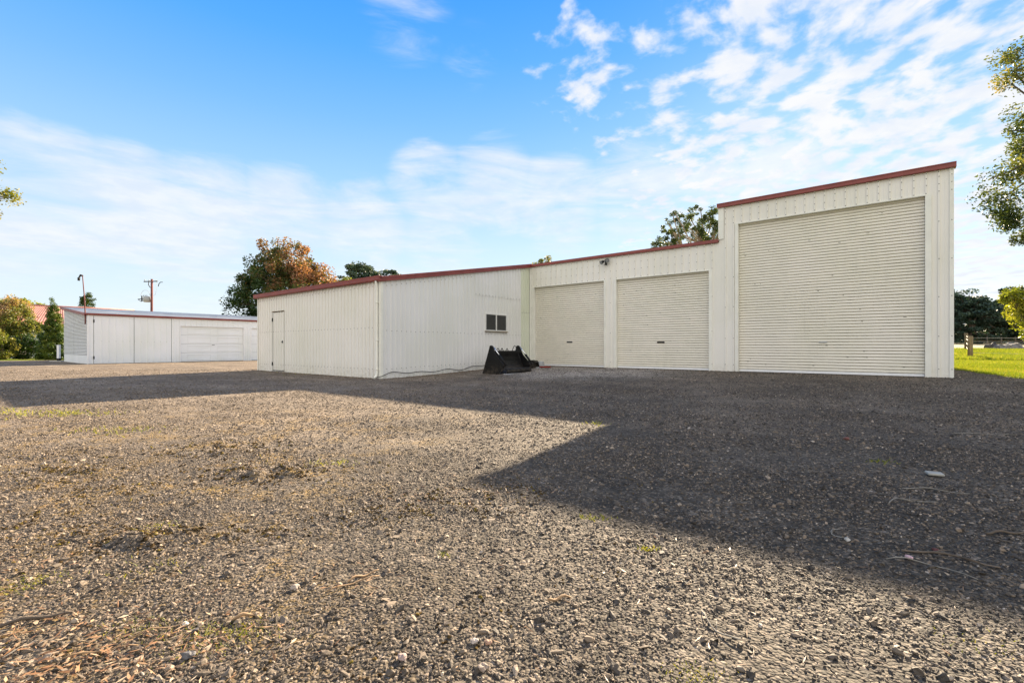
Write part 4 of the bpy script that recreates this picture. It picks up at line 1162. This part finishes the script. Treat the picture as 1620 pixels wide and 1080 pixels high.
GR = (.02,.045,.010)
M['lf_amber'] = foliage('amber_leaves', [(0,(.02,.05,.014)), (.35,(.06,.10,.022)), (.55,(.16,.125,.045)), (.75,(.27,.125,.065)), (1,(.36,.18,.11))], .38)
M['lf_olive'] = foliage('olive_leaves', [(0,(.04,.07,.012)), (.45,(.12,.15,.025)), (.8,(.28,.25,.05)), (1,(.36,.29,.08))], .5)
M['lf_gum'] = foliage('gum_leaves', [(0,(.03,.05,.018)), (.5,(.085,.115,.03)), (.85,(.20,.21,.05)), (1,(.30,.24,.08))], .4)
M['lf_dark'] = foliage('cypress_foliage', [(0,(.025,.048,.038)), (.5,(.045,.080,.055)), (1,(.085,.115,.055))], .2)
M['lf_peach'] = foliage('peach_leaves', [(0,(.07,.10,.02)), (.4,(.17,.19,.05)), (.7,(.32,.22,.11)), (1,(.44,.25,.17))], .5)
M['lf_conifer'] = foliage('pencil_pine_foliage', [(0,(.016,.04,.008)), (.5,(.06,.105,.014)), (1,(.20,.21,.03))], .35)
M['lf_pine'] = foliage('thuja_foliage', [(0,(.014,.036,.008)), (.5,(.065,.12,.018)), (1,(.22,.24,.03))], .2)
M['lf_bright'] = foliage('bright_leaves', [(0,(.06,.09,.012)), (.5,(.22,.25,.03)), (1,(.42,.38,.07))], .55)

def gpt(px, D): x, y = at(px, D); return (x, y, float(ground_z(x, y)))
def zrow(py, D): return 1+(HY-py)/F*D
# liquidambar
D = 46
def amber(p): return .40+.085*p[:, 0]*.9+.05*(p[:, 2]-7.2)-.06*np.maximum(0, 5.5-p[:, 2])+.0*p[:, 1]
tree('autumn_tree', gpt(450, D), 'broad tree turning orange and red behind the garage roof', 'tree',
     [(0,0,6.6,4.7,4.2,3.2), (.2,0,8.8,3.5,3,2.6), (-2.4,0,5.2,2.6,3,2.2), (2.6,0,7.3,2.3,2.6,2.1)], 250, .21, 34000, M['lf_amber'], M['bark'], .28, (0,0,3.2), tintf=amber, csize=.78, seed=3, shell=.3)
# greener tree right of it
tree('green_tree', gpt(520, 50), 'yellow green tree between the orange tree and the first cypress', 'tree',
     [(0,0,6.2,2.2,2.2,2.0), (1.4,0,6.6,1.5,1.6,1.6)], 60, .22, 7000, M['lf_olive'], M['bark'], .2, (0,0,3), csize=.6, seed=5)
tree('cypress', gpt(566, 62), 'dark spreading cypress crown above the low bay roof, left of the pair', 'tree',
     [(0,0,8.6,3.4,3.2,3.2), (.6,0,10.6,2.2,2.2,1.4), (2.2,0,9.2,1.9,1.8,1.3)], 110, .26, 13000, M['lf_dark'], M['bark'], .35, (0,0,5), csize=.85, flat=.42, seed=7, tintf=lambda p: .62, group='cypresses behind the low bay')
tree('cypress', gpt(614, 72), 'lower dark cypress crown above the low bay roof, right of the pair', 'tree',
     [(0,0,10.2,2.3,2.4,2.3), (.9,0,11.0,1.6,1.6,1.0)], 60, .28, 7000, M['lf_dark'], M['bark'], .35, (0,0,6), csize=.8, flat=.42, seed=9, tintf=lambda p: .6, group='cypresses behind the low bay')
tree('eucalypt', gpt(864, 70), 'small rounded gum crown just showing above the middle of the roof', 'tree',
     [(0,0,12.0,2.3,2.3,1.9), (-1.0,0,11.2,1.7,1.7,1.5)], 50, .26, 6000, M['lf_gum'], M['palebark'], .3, (0,0,7), csize=.6, seed=11, tintf=lambda p: .75)
tree('eucalypt', gpt(1100, 45), 'tall open gum tree with bare branches behind the step in the roof', 'tree',
     [(0,0,11.5,3.4,3.0,2.7), (.9,0,12.6,2.4,2.2,1.5), (-2.7,0,10.2,1.5,1.4,1.3), (2.2,0,10.6,2.6,2.2,2.4)], 330, .11, 26000, M['lf_gum'], M['palebark'], .30, (.2,0,7.2), csize=.32, flat=.85, seed=13, tintf=lambda p: .34, shell=.66, elong=1.5, thick=2.2)
# dark cypresses on the right
for i, (px, D, h, w, lab) in enumerate([(1495, 98, 13.4, 6.5, 'dark cypress half hidden by the tall end wall'), (1535, 95, 13.0, 5.4, 'large dark cypress just right of the tall end wall'),
                                   (1568, 100, 12.2, 4.6, 'cypress with open branches over the rock heap'), (1612, 96, 13.8, 5.0, 'dark cypress rising behind the sunlit shrub at the right edge'), (1690, 98, 12.5, 7, 'dark cypress beyond the right edge')]):
    p = gpt(px, D)
    if px > 1650: continue
    tree('cypress', p, lab, 'tree', [(0,0,h*.45-p[2]*.5,w,w*.8,h*.42), (-.2*w,0,h*.72-p[2],w*.75,w*.6,h*.24), (w*.45,0,h*.62-p[2],w*.6,w*.5,h*.22)], 150, .42, 15000, M['lf_dark'], M['bark'], .4, (0,0,2.2), csize=1.25, flat=.4, seed=20+i,
         tintf=lambda p: .30, group='dark cypresses across the paddock', shell=.15)
# overhanging gum, right foreground
def grt(p): return .50+.28*np.sin(p[:, 0]*2.1+p[:, 2]*1.7)
tree('eucalypt', gpt(1850, 14.5), 'leafy green tree overhanging the right edge of the view', 'tree',
     [(-4.0,0,9.75,1.2,1.2,.7), (-2.9,0,10.3,1.2,1.2,.8), (-3.1,0,8.1,1.35,1.4,1.4), (-4.45,-.1,5.6,1.35,1.1,.95), (-2.9,0,6.8,1.1,1.4,1.0), (-3.9,0,4.6,.8,.9,.5), (-.6,0,8.0,2.8,2.8,2.6)], 330, .07, 74000, M['lf_gum'], M['bark'], .22, (-.6,0,4.0), csize=.42, seed=31, tintf=grt, shell=.4, elong=1.25)
tree('shrub', gpt(1652, 22), 'sunlit yellow green shrub at the right edge before the cypresses', 'shrub',
     [(0,0,2.55,1.72,1.7,1.25), (.2,0,1.5,1.2,1.2,.7), (-.5,0,3.1,1.0,1.0,.7)], 90, .11, 15000, M['lf_bright'], M['bark'], .1, (0,0,1.0), csize=.38, seed=33, tintf=lambda p: .5+.2*np.sin(p[:, 2]*3))
# left garden
tree('garden_tree', gpt(10, 43), 'peach and olive leaved garden tree at the left edge before the house', 'tree',
     [(0,0,3.4,2.3,2.1,1.9), (1.3,0,3.0,1.0,1.4,1.7), (-2.4,0,3.7,2,2,2.1), (.2,0,4.7,1.5,1.5,.9), (.9,-.4,1.9,1.1,1.1,1.0)], 190, .15, 26000, M['lf_peach'], M['bark'], .15, (0,0,1.2), csize=.5, seed=35, tintf=lambda p: .42+.22*np.sin(p[:, 0]*1.9+1)+.08*(p[:, 2]-3), droop=.15)
tree('garden_tree', gpt(40, 50), 'bright green crown rising behind the peach leaved tree', 'tree',
     [(-1.6,0,5.0,2.4,2,1.3), (.6,0,5.0,1.5,1.5,.9)], 70, .17, 9000, M['lf_bright'], M['bark'], .15, (0,0,2.5), csize=.5, seed=36, tintf=lambda p: .45)
tree('shrub', gpt(36, 40), 'dark glossy rounded shrub under the garden tree', 'shrub',
     [(0,0,1.0,1.5,1.1,1.0)], 60, .13, 9000, M['lf_conifer'], M['bark'], .06, (0,0,.3), csize=.38, seed=37, tintf=lambda p: .15)
tree('shrub', gpt(4, 38.5), 'yellow green bush low at the left edge', 'shrub',
     [(0,0,1.0,1.0,.9,1.1), (-1.2,0,1.4,1.2,1.0,1.4)], 50, .12, 7000, M['lf_olive'], M['bark'], .05, (0,0,.3), csize=.36, seed=38, tintf=lambda p: .6)
def cone(H, r, n=7): return [(0,0,H*(.07+.86*i/(n-1)), r*(1-.90*(i/(n-1))**1.25)*(.92 if i == 0 else 1), r*(1-.90*(i/(n-1))**1.25), H*.10) for i in range(n)]
tree('pencil_pine', gpt(84, 38), 'full conical conifer beside the end wall of the garage', 'conifer', cone(5.1, 1.12), 420, .075, 60000, M['lf_pine'], M['bark'], .1, (0,0,.8), csize=.20, seed=40, limbs=False, tintf=lambda p: .42+.28*np.sin(p[:, 0]*2+1.0), shell=.55, group='conifers in the garden')
tree('pencil_pine', gpt(138, 58), 'conifer tip showing above the garage roof beside the lamp mast', 'conifer', [(0,0,7.15,.45,.45,.4), (0,0,6.7,.68,.68,.55), (0,0,6.0,.85,.85,.8), (0,0,4.9,1.0,1,1.1), (0,0,3.2,1.1,1.1,1.4), (0,0,1.6,1.1,1.1,1.3)], 210, .12, 17000, M['lf_conifer'], M['bark'], .12, (0,0,1.2), csize=.26, seed=41, limbs=False, tintf=lambda p: .35, shell=.55, group='conifers in the garden')
tree('eucalypt', gpt(-95, 20), 'tree at the far left edge with only its leaf tips in view', 'tree',
     [(0,0,7.9,2.35,2.3,1.7), (.4,0,6.7,1.5,1.5,.8), (-1,0,7.5,2.6,2.5,2)], 120, .10, 16000, M['lf_olive'], M['bark'], .2, (0,0,4.4), csize=.42, seed=43, tintf=lambda p: .6)
# backdrop of distant scrub on the horizon
def far_row(name, a, b, h, n, mt, label, seed, leaf=.9):
    q = np.random.RandomState(seed); t = q.uniform(0, 1, n)
    X = a[0]+(b[0]-a[0])*t+q.normal(0, 3, n); Y = a[1]+(b[1]-a[1])*t+q.normal(0, 3, n)
    hh = h*(.6+.4*np.array([noise.noise(Vector((x*.05, seed, 0))) for x in X])+.15)
    Z = ground_z(X, Y)+q.uniform(0, 1, n)*hh
    a1 = q.normal(size=(n, 3)); a1 /= np.linalg.norm(a1, axis=1)[:, None]; a2 = np.cross(a1, q.normal(size=(n, 3))); a2 /= np.linalg.norm(a2, axis=1)[:, None]
    pos = np.stack([X, Y, Z], 1); V = np.stack([pos-a1*leaf, pos-a2*leaf, pos+a1*leaf, pos+a2*leaf], 1).reshape(-1, 3)
    o = npmesh(name, V, np.arange(4*n), 4, mt, attr={'tint': np.repeat(q.uniform(.1, .7, n), 4)}); tag(o, label, 'woodland', kind='stuff')
far_row('far_woodland', (120, 210), (330, 240), 9, 9000, M['lf_dark'], 'far dark line of trees beyond the right paddock', 50)
far_row('far_woodland', (-170, 130), (-20, 160), 5, 8000, M['lf_dark'], 'far line of trees beyond the garage', 51)

# ================================================================== LITTER on the gravel
M['straw'] = plain('dry_stick', (.34,.22,.12), .8, var=.4, vscale=30)
M['paletwig'] = plain('pale_twig', (.22,.20,.17), .8, var=.3, vscale=30)
def stick(px, py, L, ang, r, mt, label, bend=.15, group=None, seed=1, lift=.006, forks=0):
    x, y, _ = ground_pt(px, py); q = random.Random(seed); pts = []; n = 9
    for i in range(n):
        t = i/(n-1)-.5; ox = t*L; oy = bend*L*math.sin((t+.5)*math.pi*1.2)+q.uniform(-.01,.01)*L
        wx = x+ox*math.cos(ang)-oy*math.sin(ang); wy = y+ox*math.sin(ang)+oy*math.cos(ang)
        pts.append((wx-x, wy-y, float(yard_z(wx, wy))+r+lift+.006*math.sin(t*9+seed)))
    mb = MB(); mb.tube(pts, [r*(1-.6*abs(i/(n-1)-.3)) for i in range(n)], 6)
    for k in range(forks):
        a = Vector(pts[3+2*k]); d = ang+q.choice((-1, 1))*q.uniform(.5, 1.0); e = a+Vector((math.cos(d), math.sin(d), 0))*L*.28; e.z = float(yard_z(x+e.x, y+e.y))+r+.008
        mb.tube([a, (a+e)/2+Vector((0,0,.006)), e], [r*.6, r*.5, r*.25], 5)
    o = mb.build('stick', mt); o.location = (x, y, 0); return tag(o, label, 'stick', group)
stick(1478, 781, .36, -.35, .004, M['paletwig'], 'long pale stick below the paver on the shaded gravel', .12, seed=2)
stick(1440, 800, .3, .1, .004, M['paletwig'], 'thin crooked twig in shade near the long pale stick', .2, seed=3, forks=2)
stick(575, 918, .14, .75, .005, M['straw'], 'thick straw coloured stick in the sunlit foreground, left of centre', .03, seed=4)
stick(560, 930, .22, .70, .0035, M['straw'], 'thin straw coloured stick crossing the thicker one', .03, seed=5)
stick(885, 955, .10, .45, .006, M['straw'], 'flat piece of pale bark in the foreground centre', .05, seed=6)
stick(690, 1062, .07, -1.0, .0035, M['bark'], 'short dark twig near the bottom edge of the view', .05, seed=7)
stick(385, 985, .10, .5, .006, M['straw'], 'short pale stick near the small green weeds at lower left', .05, seed=8)
stick(250, 1005, .16, .5, .0028, M['straw'], 'dry stick pointing up to the right at lower left', .06, seed=9)
stick(60, 990, .20, .45, .007, M['bark'], 'dark bark strip at the lower left edge', .08, seed=10)
stick(160, 1040, .20, .35, .003, M['straw'], 'long dry stick along the leaf litter in the lower left corner', .05, seed=11, forks=2)
stick(1135, 995, .20, 1.9, .003, M['paletwig'], 'thin curved pale twig in the lower right sunlit gravel', .15, seed=12, forks=1)
stick(1330, 850, .16, 1.3, .003, M['paletwig'], 'curly pale twig in shade beside a white pebble', .3, seed=13, forks=1)
stick(1500, 890, .34, -.5, .006, M['bark'], 'dark twig at the shadow edge on the right', .1, seed=14, forks=2)
stick(1590, 850, .2, 0, .008, M['bark'], 'thick dark stick at the right edge', .04, seed=15)
stick(1555, 690, .6, -.2, .005, M['paletwig'], 'long straw coloured stick in shade at the far right', .04, seed=16)
stick(1470, 905, .3, -.6, .003, M['paletwig'], 'wavy pale root across the dark gravel on the right', .2, seed=17)

# flat paver, odd coloured stones
x, y, _ = ground_pt(1478, 755); mb = MB(); mb.prism([(-.055,-.035), (.05,-.037), (.056,.03), (-.046,.037)], 2, 0, .016)
o = mb.build('paver', M['alu'], bevel=.004); o.location = (x, y, float(yard_z(x, y))+.012); o.rotation_euler = (.08, .03, -.25); o.active_material = plain('pale_stone', (.33,.32,.29), .8, var=.2, vscale=10); tag(o, 'flat pale paver offcut on the shaded gravel at right', 'paver')
for i, (px, py, s, col, lab) in enumerate([(1339, 697, .026, (.17,.07,.055), 'brick red stone on the shaded gravel before the tall door'), (1438, 889, .016, (.55,.36,.38), 'pink chip of stone in the shade on the right'),
        (1340, 860, .014, (.42,.40,.37), 'white oval pebble beside the curly twig'), (1480, 876, .014, (.12,.045,.04), 'dark red stone near the shadow edge on the right'), (466, 937, .017, (.34,.28,.24), 'large round pebble in the sunlit foreground, left of centre'),
        (751, 1022, .013, (.42,.36,.32), 'pale pebble in the foreground beside an orange one'), (772, 1024, .013, (.36,.22,.15), 'orange brown pebble in the foreground beside a pale one'), (763, 1064, .016, (.32,.25,.20), 'brown pebble near the bottom edge of the view'),
        (636, 1050, .015, (.34,.25,.22), 'pinkish brown pebble left of the bottom centre'), (1240, 764, .016, (.07,.07,.075), 'dark grey rounded stone on the shaded gravel'), (298, 1048, .017, (.12,.115,.12), 'dark grey stone by the weeds at lower left'), (293, 995, .011, (.5,.47,.42), 'near white pebble by the leaf litter')]):
    x, y, _ = ground_pt(px, py); z = float(yard_z(x, y))
    boulder('stone', (x, y, z+s*.55), (s, s*.8, s*.65), plain('stone_colour', col, .75, var=.3, vscale=60, bump=.3), 60+i, lab, 'stone', 'odd coloured stones on the gravel')

# leaf litter, weeds, moss as stuff
def litter():
    V = []; Fc = []; T = []
    q = np.random.RandomState(77)
    spots = [(60,1060,.20,240), (150,1050,.24,300), (20,1000,.15,90), (230,1030,.15,90), (330,1035,.12,50), (30,905,.2,90), (560,920,.12,30), (700,790,.3,90), (790,786,.25,90), (420,755,.2,40), (1090,905,.3,40)]
    for (px, py, r, n) in spots:
        x0, y0, _ = ground_pt(px, py)
        for _ in range(n):
            x = x0+q.normal(0, r); y = y0+q.normal(0, r*.7)
            if y < .9: continue
            z = float(yard_z(x, y))+q.uniform(.004, .018); a = q.uniform(0, 6.28); L = q.uniform(.012, .05); w = q.uniform(.0012, .005); tl = q.uniform(-.25, .35)
            d = np.array([math.cos(a), math.sin(a), tl])*L/2; s_ = np.array([-math.sin(a), math.cos(a), q.uniform(-.5, .5)])*w
            c = np.array([x, y, z]); b = len(V); V += [c-d, c+s_, c+d, c-s_]; Fc += [b, b+1, b+2, b+3]; T += [q.uniform(0, 1)]*4
    for _ in range(1500):
        y = q.uniform(1.1, 7); x = q.uniform(-1.25, 1.25)*y; z = float(yard_z(x, y))+q.uniform(.004, .012)
        a = q.uniform(0, 6.28); L = q.uniform(.01, .06); w = q.uniform(.0007, .002)
        d = np.array([math.cos(a), math.sin(a), q.uniform(-.08, .1)])*L/2; s_ = np.array([-math.sin(a), math.cos(a), .2])*w
        c = np.array([x, y, z]); b = len(V); V += [c-d, c+s_, c+d, c-s_]; Fc += [b, b+1, b+2, b+3]; T += [q.uniform(0, 1)]*4
    m = foliage('dry_litter', [(0,(.13,.07,.035)), (.4,(.30,.16,.08)), (.8,(.45,.30,.18)), (1,(.55,.46,.34))], .25)
    tag(npmesh('leaf_litter', np.array(V), np.array(Fc), 4, m, attr={'tint': T}), 'dry leaf scraps and straw strewn over the gravel', 'leaf litter', kind='stuff')
litter()
def weeds():
    q = np.random.RandomState(78); X, Y = [], []
    spots = [(180,683,.30,120,1),(60,655,.4,130,1),(125,657,.35,110,1),(0,652,.4,120,1),(70,918,.05,60,1),(45,932,.06,60,1),(15,938,.04,30,1),(220,1000,.08,120,1),(310,1012,.10,160,1),(290,1040,.08,90,1),(1025,873,.03,60,1),(700,883,.02,20,1),(945,822,.06,60,1),(940,672,.1,20,1),
             (1392,733,.06,40,1),(530,735,.12,60,1),(235,905,.1,60,1),(260,835,.06,40,1),(1100,1070,.06,140,1),(390,1005,.08,160,1),(1580,1030,.1,60,1),(650,590,.6,40,1),(500,592,.8,90,1),(450,588,.6,60,1)]
    for (px, py, r, n, _) in spots:
        x0, y0, _z = ground_pt(px, py); X.append(x0+q.normal(0, r, n)); Y.append(y0+q.normal(0, r*.5, n))
    X = np.concatenate(X); Y = np.concatenate(Y); k = clear_of_sheds(X, Y) & (Y > .8); X, Y = X[k], Y[k]
    m = foliage('weed_blades', [(0,(.10,.14,.015)), (.5,(.28,.30,.03)), (1,(.42,.36,.04))], .45)
    n = len(X); Z = yard_z(X, Y); S = np.clip(Y/4, .35, 1.6)
    V = []
    h = .028*S*q.uniform(.4, 1.2, n); w = .004*S; a = q.uniform(0, 6.28, n); la = q.uniform(0, 6.28, n)
    b0 = np.stack([X-np.cos(a)*w, Y-np.sin(a)*w, Z], 1); b1 = np.stack([X+np.cos(a)*w, Y+np.sin(a)*w, Z], 1); tp = np.stack([X+np.cos(la)*h, Y+np.sin(la)*h, Z+h], 1)
    V = np.stack([b0, b1, tp], 1).reshape(-1, 3)
    tag(npmesh('weeds', V, np.arange(3*n), 3, m, attr={'tint': np.repeat(q.uniform(0, 1, n), 3)}), 'tiny yellow green weeds sprouting in patches of the gravel', 'weeds', kind='stuff')
weeds()
